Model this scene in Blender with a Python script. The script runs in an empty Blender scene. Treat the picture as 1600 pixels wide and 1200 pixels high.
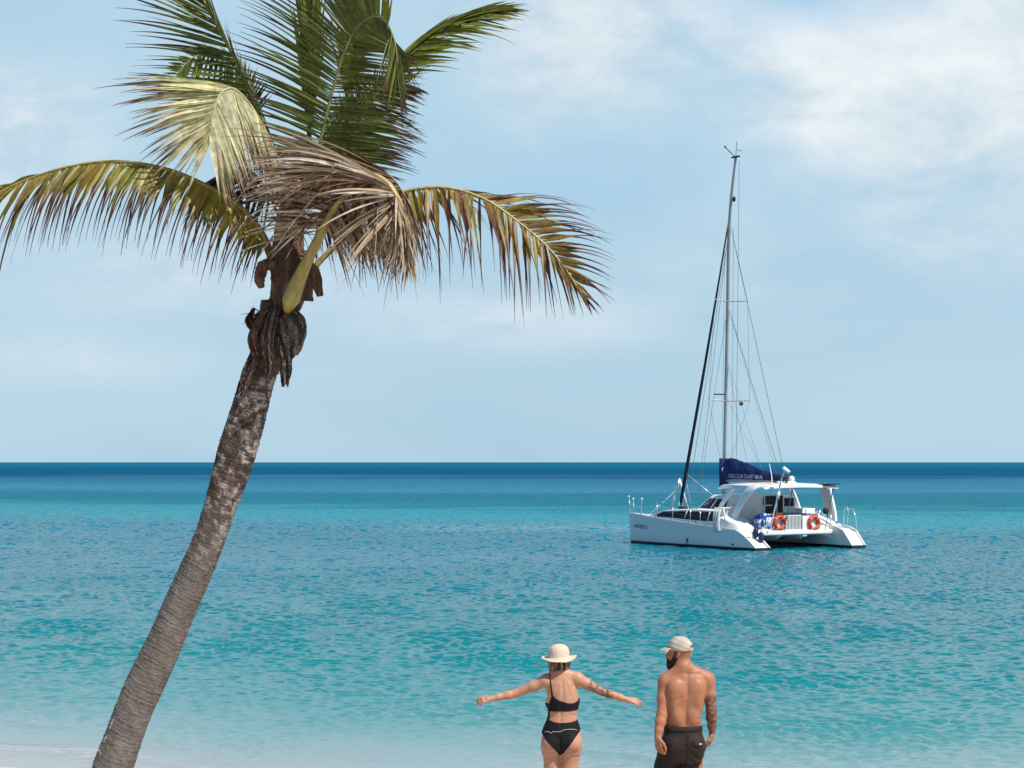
import bpy, bmesh, math, random
import numpy as np
from mathutils import Vector, Matrix
random.seed(7); RNG = np.random.default_rng(11)
R = math.radians
scene = bpy.context.scene
COL = scene.collection

# ------------------------------------------------------------------ camera
CAM_H = 3.78
PITCH = math.atan(122 / 2800)
cam_data = bpy.data.cameras.new('camera')
cam_data.sensor_width = 36.0
cam_data.lens = 63.0
cam_data.clip_start = 0.1
cam_data.clip_end = 60000.0
cam = bpy.data.objects.new('camera', cam_data)
cam.location = (0, 0, CAM_H)
cam.rotation_euler = (math.pi / 2 + PITCH, 0, 0)
COL.objects.link(cam)
scene.camera = cam
scene.view_settings.view_transform = 'Standard'
scene.view_settings.look = 'None'
scene.view_settings.gamma = 1.0
scene.view_settings.exposure = 0.12
scene.cycles.max_bounces = 8
scene.cycles.use_denoising = True

_c, _s = math.cos(PITCH), math.sin(PITCH)
def P(px, py, Y):
    """world point at distance Y whose place in the 1600 x 1200 photograph is (px, py)"""
    x = (px - 800) / 2800.0; y = (600 - py) / 2800.0
    d = (x, _c - y * _s, _s + y * _c)
    k = Y / d[1]
    return Vector((d[0] * k, Y, CAM_H + d[2] * k))

# ------------------------------------------------------------------ helpers
def tag(o, label=None, cat=None, group=None, kind=None):
    if label: o['label'] = label
    if cat: o['category'] = cat
    if group: o['group'] = group
    if kind: o['kind'] = kind
    return o

def empty(name, loc=(0, 0, 0), rz=0.0):
    o = bpy.data.objects.new(name, None)
    o.empty_display_size = 0.2
    o.location = loc; o.rotation_euler = (0, 0, rz)
    COL.objects.link(o)
    return o

def link_mesh(name, me, mat, parent=None, smooth=True):
    if mat is not None:
        me.materials.append(mat)
    if smooth:
        me.polygons.foreach_set('use_smooth', np.ones(len(me.polygons), dtype=bool))
    o = bpy.data.objects.new(name, me)
    COL.objects.link(o)
    if parent is not None: o.parent = parent
    return o

class MB:
    """collects simple shapes and links them as one mesh object"""
    def __init__(s): s.v = []; s.f = []; s.c = []
    def add(s, vs, fs, col=None):
        n = len(s.v)
        s.v += [tuple(v) for v in vs]
        s.f += [tuple(i + n for i in f) for f in fs]
        s.c += [col] * len(vs)
        return s
    def box(s, c, size, rot=None, taper=1.0):
        hx, hy, hz = size[0] / 2, size[1] / 2, size[2] / 2
        vs = []
        for z in (-1, 1):
            k = taper if z > 0 else 1.0
            for x, y in ((-1, -1), (1, -1), (1, 1), (-1, 1)):
                p = Vector((x * hx * k, y * hy * k, z * hz))
                if rot is not None: p = rot @ p
                vs.append(p + Vector(c))
        s.add(vs, [(0, 3, 2, 1), (4, 5, 6, 7), (0, 1, 5, 4), (1, 2, 6, 5), (2, 3, 7, 6), (3, 0, 4, 7)])
        return s
    def tube(s, pts, r, n=8, caps=True, flat=None, up=None, jit=0.0):
        """tube along pts; r = radius or list; flat = (a, b) cross-section scale"""
        pts = [Vector(p) for p in pts]
        m = len(pts)
        rs = r if hasattr(r, '__len__') else [r] * m
        vs, fs = [], []
        pn = None
        for i, p in enumerate(pts):
            t = (pts[min(i + 1, m - 1)] - pts[max(i - 1, 0)])
            if t.length < 1e-9: t = Vector((0, 0, 1))
            t.normalize()
            if pn is None:
                a = Vector(up) if up is not None else (Vector((0, 0, 1)) if abs(t.z) < 0.9 else Vector((1, 0, 0)))
            else: a = pn
            nrm = (a - t * a.dot(t))
            if nrm.length < 1e-6: nrm = t.orthogonal()
            nrm.normalize(); pn = nrm
            b = t.cross(nrm)
            fa, fb = flat if flat else (1, 1)
            for k in range(n):
                an = 2 * math.pi * k / n
                q = rs[i] * (1 + jit * random.uniform(-1, 1))
                vs.append(p + nrm * (math.cos(an) * q * fa) + b * (math.sin(an) * q * fb))
        for i in range(m - 1):
            for k in range(n):
                k2 = (k + 1) % n
                fs.append((i * n + k, i * n + k2, (i + 1) * n + k2, (i + 1) * n + k))
        if caps:
            fs.append(tuple(range(n - 1, -1, -1)))
            fs.append(tuple((m - 1) * n + k for k in range(n)))
        return s.add(vs, fs)
    def loft(s, rings, closed=True, caps=True):
        n = len(rings[0]); vs = [p for r in rings for p in r]; fs = []
        for i in range(len(rings) - 1):
            for k in range(n if closed else n - 1):
                k2 = (k + 1) % n
                fs.append((i * n + k, i * n + k2, (i + 1) * n + k2, (i + 1) * n + k))
        if caps and closed:
            fs.append(tuple(range(n - 1, -1, -1)))
            fs.append(tuple((len(rings) - 1) * n + k for k in range(n)))
        return s.add(vs, fs)
    def prism(s, poly, axis_fn, d0, d1):
        """polygon extruded: axis_fn(u, v, d) -> point"""
        n = len(poly)
        vs = [axis_fn(u, v, d0) for u, v in poly] + [axis_fn(u, v, d1) for u, v in poly]
        fs = [tuple(range(n - 1, -1, -1)), tuple(range(n, 2 * n))]
        fs += [(i, (i + 1) % n, n + (i + 1) % n, n + i) for i in range(n)]
        return s.add(vs, fs)
    def sphere(s, c, r, nu=16, nv=10, scale=(1, 1, 1)):
        vs, fs = [], []
        for j in range(nv + 1):
            th = math.pi * j / nv
            for i in range(nu):
                ph = 2 * math.pi * i / nu
                vs.append((c[0] + r * scale[0] * math.sin(th) * math.cos(ph), c[1] + r * scale[1] * math.sin(th) * math.sin(ph), c[2] + r * scale[2] * math.cos(th)))
        for j in range(nv):
            for i in range(nu):
                i2 = (i + 1) % nu
                fs.append((j * nu + i, (j + 1) * nu + i, (j + 1) * nu + i2, j * nu + i2))
        return s.add(vs, fs)
    def torus(s, c, R0, r0, axis_u, axis_v, nu=32, nv=10):
        u, v = Vector(axis_u).normalized(), Vector(axis_v).normalized(); w = u.cross(v)
        vs, fs = [], []
        for i in range(nu):
            a = 2 * math.pi * i / nu
            d = u * math.cos(a) + v * math.sin(a)
            for j in range(nv):
                b = 2 * math.pi * j / nv
                vs.append(Vector(c) + d * (R0 + r0 * math.cos(b)) + w * (r0 * math.sin(b)))
        for i in range(nu):
            for j in range(nv):
                i2, j2 = (i + 1) % nu, (j + 1) % nv
                fs.append((i * nv + j, i2 * nv + j, i2 * nv + j2, i * nv + j2))
        return s.add(vs, fs)
    def build(s, name, mat, parent=None, smooth=False, bevel=0.0, auto=None, recalc=True):
        me = bpy.data.meshes.new(name)
        me.from_pydata(s.v, [], s.f)
        if any(c is not None for c in s.c):
            a = me.color_attributes.new('tone', 'FLOAT_COLOR', 'POINT')
            arr = np.ones((len(s.c), 4), dtype=np.float32)
            for i, c in enumerate(s.c):
                if c is not None: arr[i, :3] = c
            a.data.foreach_set('color', arr.ravel())
        if recalc:
            bm = bmesh.new(); bm.from_mesh(me)
            bmesh.ops.recalc_face_normals(bm, faces=bm.faces)
            if bevel > 0:
                es = [e for e in bm.edges if len(e.link_faces) == 2 and e.calc_face_angle(0) > R(25)]
                bmesh.ops.bevel(bm, geom=es, offset=bevel, segments=2, profile=0.7, affect='EDGES', clamp_overlap=True)
            bm.to_mesh(me); bm.free()
        o = link_mesh(name, me, mat, parent, smooth or bevel > 0)
        if auto is not None:
            me.set_sharp_from_angle(angle=R(auto))
        return o

def crom(pts, n):
    """Catmull-Rom through pts, n samples per span"""
    pts = [Vector(p) for p in pts]
    out = []
    for i in range(len(pts) - 1):
        p0 = pts[max(i - 1, 0)]; p1 = pts[i]; p2 = pts[i + 1]; p3 = pts[min(i + 2, len(pts) - 1)]
        for k in range(n):
            t = k / n
            out.append(0.5 * ((2 * p1) + (p2 - p0) * t + (2 * p0 - 5 * p1 + 4 * p2 - p3) * t * t + (3 * p1 - p0 - 3 * p2 + p3) * t ** 3))
    out.append(pts[-1].copy())
    return out

# ------------------------------------------------------------------ materials
class NT:
    def __init__(s, name):
        s.m = bpy.data.materials.new(name); s.m.use_nodes = True
        s.t = s.m.node_tree; s.t.nodes.clear()
        s.out = s.n('ShaderNodeOutputMaterial')
    def n(s, typ, **kw):
        nd = s.t.nodes.new(typ)
        for k, v in kw.items():
            if k.startswith('i_'):
                nd.inputs[int(k[2:]) if k[2:].isdigit() else k[2:].replace('_', ' ')].default_value = v
            else: setattr(nd, k, v)
        return nd
    def l(s, a, b): s.t.links.new(a, b)
    def math(s, op, a, b=None, c=None, clamp=False):
        nd = s.n('ShaderNodeMath', operation=op); nd.use_clamp = clamp
        for i, x in enumerate((a, b, c)):
            if x is None: continue
            if isinstance(x, (int, float)): nd.inputs[i].default_value = x
            else: s.l(x, nd.inputs[i])
        return nd.outputs[0]
    def mix(s, fac, a, b, mode='MIX'):
        nd = s.n('ShaderNodeMix', data_type='RGBA', blend_type=mode)
        for i, x in ((0, fac), (6, a), (7, b)):
            if isinstance(x, (int, float)): nd.inputs[i].default_value = x
            elif isinstance(x, (tuple, list)): nd.inputs[i].default_value = (*x[:3], 1)
            else: s.l(x, nd.inputs[i])
        return nd.outputs[2]
    def ramp(s, fac, stops, interp='LINEAR'):
        nd = s.n('ShaderNodeValToRGB'); cr = nd.color_ramp; cr.interpolation = interp
        while len(cr.elements) < len(stops): cr.elements.new(0.5)
        for e, (p, c) in zip(cr.elements, stops):
            e.position = p; e.color = (*c, 1) if len(c) == 3 else c
        s.l(fac, nd.inputs[0])
        return nd.outputs[0]
    def maprange(s, v, a, b, c=0.0, d=1.0, smooth=False):
        nd = s.n('ShaderNodeMapRange'); nd.interpolation_type = 'SMOOTHSTEP' if smooth else 'LINEAR'
        s.l(v, nd.inputs[0])
        for i, x in enumerate((a, b, c, d)): nd.inputs[i + 1].default_value = x
        return nd.outputs[0]
    def noise(s, vec, scale, detail=4.0, rough=0.55, dist=0.0, out=0):
        nd = s.n('ShaderNodeTexNoise'); nd.inputs['Scale'].default_value = scale
        nd.inputs['Detail'].default_value = detail; nd.inputs['Roughness'].default_value = rough
        nd.inputs['Distortion'].default_value = dist
        if vec is not None: s.l(vec, nd.inputs['Vector'])
        return nd.outputs[out]
    def mapping(s, vec, scale=(1, 1, 1), loc=(0, 0, 0), rot=(0, 0, 0)):
        nd = s.n('ShaderNodeMapping'); nd.inputs['Scale'].default_value = scale
        nd.inputs['Location'].default_value = loc; nd.inputs['Rotation'].default_value = rot
        s.l(vec, nd.inputs[0]); return nd.outputs[0]
    def obj(s): return s.n('ShaderNodeTexCoord').outputs['Object']
    def bump(s, h, strength=0.3, dist=0.02):
        nd = s.n('ShaderNodeBump'); nd.inputs['Strength'].default_value = strength; nd.inputs['Distance'].default_value = dist
        s.l(h, nd.inputs['Height']); return nd.outputs[0]
    def principled(s, col, rough=0.5, spec=0.5, metal=0.0, normal=None, ior=None, **kw):
        b = s.n('ShaderNodeBsdfPrincipled')
        if isinstance(col, (tuple, list)): b.inputs['Base Color'].default_value = (*col[:3], 1)
        else: s.l(col, b.inputs['Base Color'])
        if isinstance(rough, (int, float)): b.inputs['Roughness'].default_value = rough
        else: s.l(rough, b.inputs['Roughness'])
        b.inputs['Specular IOR Level'].default_value = spec
        b.inputs['Metallic'].default_value = metal
        if ior: b.inputs['IOR'].default_value = ior
        for k, v in kw.items(): b.inputs[k.replace('_', ' ')].default_value = v
        if normal is not None: s.l(normal, b.inputs['Normal'])
        return b
    def done(s, shader):
        s.l(shader.outputs[0] if hasattr(shader, 'outputs') else shader, s.out.inputs['Surface'])
        return s.m

def simple_mat(name, col, rough=0.5, spec=0.5, metal=0.0, var=0.12, scale=6.0, bump=0.0, bscale=40.0):
    n = NT(name)
    o = n.obj()
    f = n.noise(o, scale, 5, 0.6)
    c = n.mix(n.maprange(f, 0.3, 0.7), tuple(x * (1 - var) for x in col), tuple(min(1, x * (1 + var)) for x in col))
    nm = n.bump(n.noise(o, bscale, 3), bump, 0.01) if bump else None
    return n.done(n.principled(c, rough, spec, metal, nm))

# ------------------------------------------------------------------ light
SUN_AZ = (0.76, -0.65); SUN_EL = R(54)
sd = Vector((SUN_AZ[0] * math.cos(SUN_EL), SUN_AZ[1] * math.cos(SUN_EL), math.sin(SUN_EL))).normalized()
sl = bpy.data.lights.new('sun', 'SUN'); sl.energy = 4.8; sl.angle = R(0.53); sl.color = (1.0, 0.955, 0.89)
so = bpy.data.objects.new('sun', sl); COL.objects.link(so)
so.rotation_euler = sd.to_track_quat('Z', 'Y').to_euler()
so.location = (20, -20, 40)

world = bpy.data.worlds.new('World'); scene.world = world; world.use_nodes = True
class WNT(NT):
    def __init__(s, w):
        s.t = w.node_tree; s.t.nodes.clear(); s.out = s.n('ShaderNodeOutputWorld')
w = WNT(world)
SKY_STRENGTH = 0.10
sky = w.n('ShaderNodeTexSky'); sky.sky_type = 'NISHITA'; sky.sun_disc = False
sky.sun_elevation = SUN_EL; sky.sun_rotation = math.atan2(SUN_AZ[0], SUN_AZ[1])
sky.altitude = 0; sky.air_density = 1.0; sky.dust_density = 1.2; sky.ozone_density = 2.0
gen = w.n('ShaderNodeTexCoord').outputs['Generated']
sep = w.n('ShaderNodeSeparateXYZ'); w.l(gen, sep.inputs[0])
dx, dy, dz = sep.outputs
# cloud sheet coordinates: direction projected on an upright plane 1 km out, far side and near side alike
ay = w.math('MAXIMUM', w.math('ABSOLUTE', dy), 0.12)
u = w.math('DIVIDE', dx, ay); v = w.math('DIVIDE', dz, ay)
cv = w.n('ShaderNodeCombineXYZ'); w.l(u, cv.inputs[0]); w.l(v, cv.inputs[1]); w.l(dy, cv.inputs[2])
uv = cv.outputs[0]
n1 = w.noise(w.mapping(uv, (7, 13, 0.3)), 1.0, 7, 0.55, 0.25)
n2 = w.noise(w.mapping(uv, (20, 36, 0.3), (3.1, 1.7, 0)), 1.0, 6, 0.62, 0.35)
n3 = w.noise(w.mapping(uv, (2.2, 8, 0.2), (1.3, 5.2, 0)), 1.0, 5, 0.5, 0.3)
def blob(px, py, rx, ry, amp):
    cu, cvv = (px - 800) / 2800, (722 - py) / 2800
    a = w.math('MULTIPLY', w.math('SUBTRACT', u, cu), 2800 / rx)
    b = w.math('MULTIPLY', w.math('SUBTRACT', v, cvv), 2800 / ry)
    d = w.math('SQRT', w.math('ADD', w.math('MULTIPLY', a, a), w.math('MULTIPLY', b, b)))
    return w.maprange(d, 0.0, 1.0, amp, 0.0, True)
cov = None
for q in [(1480, 160, 430, 230, 1.15), (1330, 110, 300, 150, .8), (950, 30, 380, 200, 1.1), (840, 140, 190, 120, .7),
          (20, 210, 260, 200, 1.0), (780, 500, 420, 80, .65), (300, 430, 420, 110, .65), (120, 560, 420, 70, .3), (1560, 340, 320, 140, .5), (1250, 420, 500, 160, .3),
          (1620, 60, 260, 200, .55), (1150, 240, 460, 190, .22), (700, -120, 900, 170, .5), (1800, -40, 700, 260, .6)]:
    bq = blob(*q); cov = bq if cov is None else w.math('ADD', cov, bq)
shape = w.math('ADD', w.math('MULTIPLY', n1, 0.68), w.math('MULTIPLY', n2, 0.44))
dens = w.math('MULTIPLY', cov, w.maprange(shape, 0.34, 0.60, 0.08, 1.0, True), clamp=True)
veil = w.maprange(n3, 0.28, 0.66, 0.18, 0.85, True)
K = 1 / SKY_STRENGTH
def kc(*c): return tuple(x * K for x in c)
base = w.mix(0.88, sky.outputs[0], w.ramp(w.maprange(v, 0.0, 0.30), [(0.0, kc(.345, .565, .715)), (0.35, kc(.38, .585, .745)), (0.7, kc(.345, .60, .80)), (1.0, kc(.27, .52, .78))]))
c1 = w.mix(veil, base, kc(.47, .64, .755))
cloudcol = w.ramp(w.maprange(shape, 0.44, 0.70), [(0.0, kc(.51, .635, .735)), (0.5, kc(.64, .73, .79)), (1.0, kc(.82, .855, .875))])
c2 = w.mix(w.math('MULTIPLY', dens, 0.92), c1, cloudcol)
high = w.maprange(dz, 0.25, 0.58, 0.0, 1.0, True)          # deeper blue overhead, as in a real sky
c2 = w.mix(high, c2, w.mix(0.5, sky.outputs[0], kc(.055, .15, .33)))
side = w.maprange(dy, 0.86, 0.45, 0.0, 0.82, True)          # out-of-view sky darkened at the sides and behind to cut fill light
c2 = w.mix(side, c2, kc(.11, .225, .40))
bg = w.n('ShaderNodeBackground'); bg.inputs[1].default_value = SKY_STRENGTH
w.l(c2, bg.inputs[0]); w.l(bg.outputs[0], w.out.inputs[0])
# ------------------------------------------------------------------ beach and sea
def shore_y(x):
    """waterline: distance from the camera at each x"""
    x = np.asarray(x, dtype=float)
    return 19.93 - 0.36 * np.clip(x, -60, 4) - 0.12 * np.clip(x - 4, 0, 60) + 0.22 * np.sin(x * 0.9 + 1.0) + 0.10 * np.sin(x * 2.3)

def grid_mesh(name, X, Y, Z, attrs=None):
    ny, nx = X.shape
    me = bpy.data.meshes.new(name)
    co = np.stack([X, Y, Z], -1).reshape(-1, 3).astype(np.float32)
    idx = np.arange(ny * nx, dtype=np.int32).reshape(ny, nx)
    q = np.stack([idx[:-1, :-1], idx[:-1, 1:], idx[1:, 1:], idx[1:, :-1]], -1).reshape(-1, 4)
    me.vertices.add(len(co)); me.vertices.foreach_set('co', co.ravel())
    me.loops.add(q.size); me.loops.foreach_set('vertex_index', q.ravel())
    me.polygons.add(len(q)); me.polygons.foreach_set('loop_start', np.arange(0, q.size, 4, dtype=np.int32))
    me.update(calc_edges=True)
    for k, a in (attrs or {}).items():
        at = me.attributes.new(k, 'FLOAT', 'POINT'); at.data.foreach_set('value', a.reshape(-1).astype(np.float32))
    return me

# beach: one sheet from behind the camera down the slope and on as the sea bed to the horizon
ys = np.concatenate([np.linspace(-40, 8, 40), np.linspace(8.3, 30, 110), np.geomspace(31, 30000, 40)])
xs = np.concatenate([-np.geomspace(30, 16000, 26)[::-1], np.linspace(-29, 29, 120), np.geomspace(30, 16000, 26)])
X, Y = np.meshgrid(xs, ys)
off = Y - shore_y(X)
Z = np.where(off < 0, -0.11 * off, -0.075 * off)
Z = np.where(off < -18, 1.98 + 0.01 * (-off - 18), Z)
Z = np.maximum(Z, -9.0)
Z = Z + np.where(off < -1.2, 0.02 * np.sin(X * 1.7 + 0.6 * np.sin(Y * 1.3)) * np.sin(Y * 2.1), 0)
sand = NT('sand')
o = sand.obj()
so_ = sand.n('ShaderNodeAttribute', attribute_name='off').outputs['Fac']
g = sand.noise(o, 2.0, 6, 0.6); g2 = sand.noise(o, 90.0, 3, 0.6)
dry = sand.mix(g, (.52, .44, .36), (.62, .54, .45))
dry = sand.mix(sand.maprange(g2, .35, .7), dry, (.46, .38, .31))
wet = sand.mix(g, (.36, .31, .275), (.42, .37, .33))
wf = sand.maprange(so_, -2.2, -1.2, 0, 1, True)
bs = sand.principled(sand.mix(wf, dry, wet), 0.8, 0.3, normal=sand.bump(g2, 0.35, 0.01))
sand.l(sand.maprange(wf, 0, 1, 0.85, 0.22), bs.inputs['Roughness'])
beach = link_mesh('beach', grid_mesh('beach', X, Y, Z, {'off': off}), sand.done(bs))
tag(beach, 'pale sandy beach sloping down to the water', 'beach', kind='structure')

# sea: rows get longer with distance
rows = [16.5]
while rows[-1] < 30000:
    y = rows[-1]
    k = 0.0018 if y < 330 else 0.0018 * min(14, (y / 330) ** 1.2)
    rows.append(y * (1 + k))
rows = np.array(rows)
cols = np.linspace(-1, 1, 1201)
X = cols[None, :] * (0.40 * rows[:, None] + 1.5)
Y = np.repeat(rows[:, None], len(cols), 1)
off = Y - shore_y(X)
def vnoise(x, y, seed, n=24, lo=0.6, hi=1.6):
    r = np.random.default_rng(seed); out = 0
    for _ in range(n):
        a = r.uniform(0, 2 * np.pi); k = r.uniform(lo, hi)
        out = out + np.cos(k * (np.cos(a) * x + np.sin(a) * y) + r.uniform(0, 6.28))
    return out / math.sqrt(n / 2)
gust = vnoise(X / 22, Y / 40, 5) * 0.6 + vnoise(X / 7, Y / 11, 6) * 0.4
gust = np.clip(1.0 + 0.16 * gust, 0.5, 1.5)
H = np.zeros_like(X)
r = np.random.default_rng(21)
lam = np.concatenate([np.geomspace(0.16, 0.46, 54), np.geomspace(0.46, 1.1, 26), np.geomspace(1.5, 5.0, 9)])
px = X + 0.22 * np.sin(Y * 0.9 + 0.5 * X) + 0.5 * np.sin(0.21 * Y + .13 * X); py = Y + 0.25 * np.sin(X * 0.8 - 0.3 * Y)
for L in lam:
    k = 2 * np.pi / L
    sp = 0.85 if L < 0.7 else (0.65 if L < 1.7 else 0.35)
    a = -np.pi / 2 + 0.12 + r.normal(0, sp)
    slope = 0.050 if L < 0.46 else (0.017 if L < 1.4 else 0.008)
    amp = slope / k
    vis = np.clip((L / (3.0 * 0.0018 * Y)) - 0.3, 0, 1) if L < 3 else 1.0      # waves too short for the rows there are left to the shader
    H += amp * vis * np.sin(k * (np.cos(a) * px + np.sin(a) * py) + r.uniform(0, 6.28))
pk = vnoise(X / 0.8, Y / 1.2, 41, 40, .5, 1.5) * .75 + vnoise(X / 3.2, Y / 4.5, 42, 30) * .28
pk = 0.66 + 0.42 * np.clip(pk + .15, 0, 2.0)
mid = np.clip((Y - 45) / 40, 0, 1)
H = H * gust * (pk * (1 - mid) + 0.95 * mid)
rms = 0.05
damp = np.clip((off + 0.1) / 14.0, 0.0, 1.0) ** 0.75
H = H * (0.05 + 0.95 * damp) * np.clip((700 / Y), 0.0, 1.0)
# a small wavelet about to run out on the sand
yw = off - 1.15 - 0.18 * np.sin(X * 0.8) - 0.1 * np.sin(2.1 * X + 1)
wl = np.exp(-(yw / np.where(yw < 0, 0.16, 0.42)) ** 2) * 0.045 * np.clip(0.55 + 0.6 * np.sin(X * 0.45 + 4.6), 0.05, 1)
yw2 = off - 3.6 - 0.3 * np.sin(X * 0.6 + 2)
wl2 = np.exp(-(yw2 / np.where(yw2 < 0, 0.3, 0.6)) ** 2) * 0.05 * np.clip(np.sin(X * 0.7 + 0.7), 0, 1)
H = H + wl + wl2 + 0.006 * np.sin(off * 3 + X) * (off > 0) * (off < 8)
calm = np.exp(-((Y - 103 + 0.25 * X - 1.5 * np.sin(X * 0.3)) / 5.5) ** 2) * np.clip((X + 9) / 6, 0, 1) * np.clip((24 - X) / 10, 0, 1)
H = H * (1 - 0.7 * calm)
# calm slicks and swell keep their own band
sea_m = NT('sea_water')
A = lambda nm: sea_m.n('ShaderNodeAttribute', attribute_name=nm).outputs['Fac']
offs = A('off')
geo = sea_m.n('ShaderNodeNewGeometry'); pos = geo.outputs['Position']
patch = sea_m.noise(sea_m.mapping(pos, (0.004, 0.011, 1)), 1.0, 5, 0.55, 0.4)          # broad noise that shifts the colour bands
patch2 = sea_m.noise(sea_m.mapping(pos, (0.022, 0.055, 1), (4, 9, 0)), 1.0, 5, 0.6, 0.4)
lg = sea_m.math('LOGARITHM', sea_m.math('MAXIMUM', offs, 0.5), 10.0)
t = sea_m.math('ADD', lg, sea_m.math('MULTIPLY', sea_m.math('SUBTRACT', patch, 0.5), 0.50))
t = sea_m.math('ADD', t, sea_m.math('MULTIPLY', sea_m.math('SUBTRACT', patch2, 0.5), 0.22))
tt = sea_m.maprange(t, -0.3, 3.7)
def lv(m): return (math.log10(m) + 0.3) / 4.0
body = sea_m.ramp(tt, [(lv(.4), (.38, .385, .37)), (lv(1.6), (.30, .35, .345)), (lv(3.6), (.19, .32, .32)), (lv(7), (.045, .235, .242)), (lv(13), (.004, .188, .205)),
                       (lv(24), (.0004, .160, .192)), (lv(52), (.0003, .150, .212)), (lv(80), (.0005, .162, .232)), (lv(105), (.002, .225, .285)), (lv(122), (.002, .228, .285)),
                       (lv(142), (.0003, .148, .198)), (lv(185), (.0003, .125, .200)), (lv(215), (.010, .175, .268)), (lv(330), (.002, .130, .228)),
                       (lv(430), (.0002, .086, .162)), (lv(800), (.0002, .072, .148)), (lv(2000), (.0005, .125, .205))])
# foam where the wash ends and on the wavelet
fo = sea_m.noise(sea_m.mapping(pos, (9, 16, 3)), 1.0, 5, 0.7)
fedge = sea_m.math('MULTIPLY', sea_m.maprange(offs, 0.03, 0.12, .8, 0), sea_m.maprange(fo, .30, .5))
fw = A('foam')
foam = sea_m.math('MAXIMUM', fedge, sea_m.math('MULTIPLY', fw, sea_m.maprange(fo, .42, .6)), clamp=True)
body = sea_m.mix(foam, body, (.78, .79, .78))
# ripples finer than the mesh, as a tilt of the normal; stronger where the mesh has none
far = sea_m.maprange(offs, 20, 260)
rp = sea_m.mapping(pos, (2.6, 3.6, 1))
na = sea_m.n('ShaderNodeTexNoise'); na.inputs['Scale'].default_value = 1.0; na.inputs['Detail'].default_value = 4; na.inputs['Roughness'].default_value = 0.6
sea_m.l(rp, na.inputs['Vector'])
rp2 = sea_m.mapping(pos, (0.22, 0.42, 1))
nb = sea_m.n('ShaderNodeTexNoise'); nb.inputs['Scale'].default_value = 1.0; nb.inputs['Detail'].default_value = 6; nb.inputs['Roughness'].default_value = 0.62
sea_m.l(rp2, nb.inputs['Vector'])
def vm(op, a, b):
    nd = sea_m.n('ShaderNodeVectorMath', operation=op)
    for i, x in enumerate((a, b)):
        if isinstance(x, tuple): nd.inputs[i].default_value = x
        else: sea_m.l(x, nd.inputs[i])
    return nd.outputs[0]
def scl(vec, f):
    nd = sea_m.n('ShaderNodeVectorMath', operation='SCALE'); sea_m.l(vec, nd.inputs[0])
    if isinstance(f, (int, float)): nd.inputs['Scale'].default_value = f
    else: sea_m.l(f, nd.inputs['Scale'])
    return nd.outputs[0]
slick = sea_m.noise(sea_m.mapping(pos, (0.014, 0.040, 1), (2.0, 3.3, 0)), 1.0, 5, 0.6, 0.6)
calmf = A('calm')
slick2 = sea_m.noise(sea_m.mapping(pos, (0.03, 0.13, 1), (7.0, 1.3, 0)), 1.0, 6, 0.65, 0.5)
slickf = sea_m.math('ADD', sea_m.maprange(slick, 0.36, 0.62, 0.25, 0.9), sea_m.maprange(slick2, 0.3, 0.7, 0.05, 0.4))
slickf = sea_m.math('MULTIPLY', slickf, sea_m.maprange(calmf, 0, 1, 1.0, 0.3))
near_d = sea_m.maprange(offs, 0.0, 12, 0.10, 1.0)
nc = sea_m.n('ShaderNodeTexNoise'); nc.inputs['Scale'].default_value = 1.0; nc.inputs['Detail'].default_value = 5; nc.inputs['Roughness'].default_value = 0.6
sea_m.l(sea_m.mapping(pos, (3.4, 1.5, 1), (5, 2, 0)), nc.inputs['Vector'])
tc = scl(vm('MULTIPLY', vm('SUBTRACT', nc.outputs[1], (.5, .5, .5)), (.8, 1.2, 0)), sea_m.math('MULTIPLY', sea_m.maprange(offs, 8, 45, 0.0, 1.25), slickf))
ne = sea_m.n('ShaderNodeTexNoise'); ne.inputs['Scale'].default_value = 1.0; ne.inputs['Detail'].default_value = 5; ne.inputs['Roughness'].default_value = 0.6
sea_m.l(sea_m.mapping(pos, (1.9, 0.5, 1), (8, 3, 0)), ne.inputs['Vector'])
te = scl(vm('MULTIPLY', vm('SUBTRACT', ne.outputs[1], (.5, .5, .5)), (.8, 1.2, 0)), sea_m.maprange(offs, 28, 75, 0.0, 1.7))
tc = vm('ADD', tc, te)
ta = scl(vm('MULTIPLY', vm('SUBTRACT', na.outputs[1], (.5, .5, .5)), (1, 1, 0)), sea_m.math('MULTIPLY', sea_m.math('MULTIPLY', near_d, slickf), sea_m.maprange(far, 0, 1, 0.24, 0.9)))
tb = scl(vm('MULTIPLY', vm('SUBTRACT', nb.outputs[1], (.5, .5, .5)), (1, 1, 0)), sea_m.math('MULTIPLY', sea_m.maprange(far, 0, 1, 0.05, 0.5), slickf))
nrm = sea_m.n('ShaderNodeVectorMath', operation='NORMALIZE')
sea_m.l(vm('ADD', vm('ADD', vm('ADD', geo.outputs['Normal'], ta), tb), tc), nrm.inputs[0])
rgh = sea_m.math('MULTIPLY', sea_m.ramp(tt, [(lv(3), (.05,) * 3), (lv(15), (.08,) * 3), (lv(60), (.11,) * 3), (lv(120), (.22,) * 3), (lv(250), (.42,) * 3), (lv(500), (.58,) * 3)]), slickf)
sdiff = sea_m.n('ShaderNodeBsdfDiffuse'); sea_m.l(body, sdiff.inputs[0]); sea_m.l(nrm.outputs[0], sdiff.inputs['Normal'])
sgl = sea_m.n('ShaderNodeBsdfGlossy'); sea_m.l(rgh, sgl.inputs['Roughness']); sea_m.l(nrm.outputs[0], sgl.inputs['Normal'])
fr_ = sea_m.n('ShaderNodeFresnel'); fr_.inputs['IOR'].default_value = 1.33; sea_m.l(nrm.outputs[0], fr_.inputs['Normal'])
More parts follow.
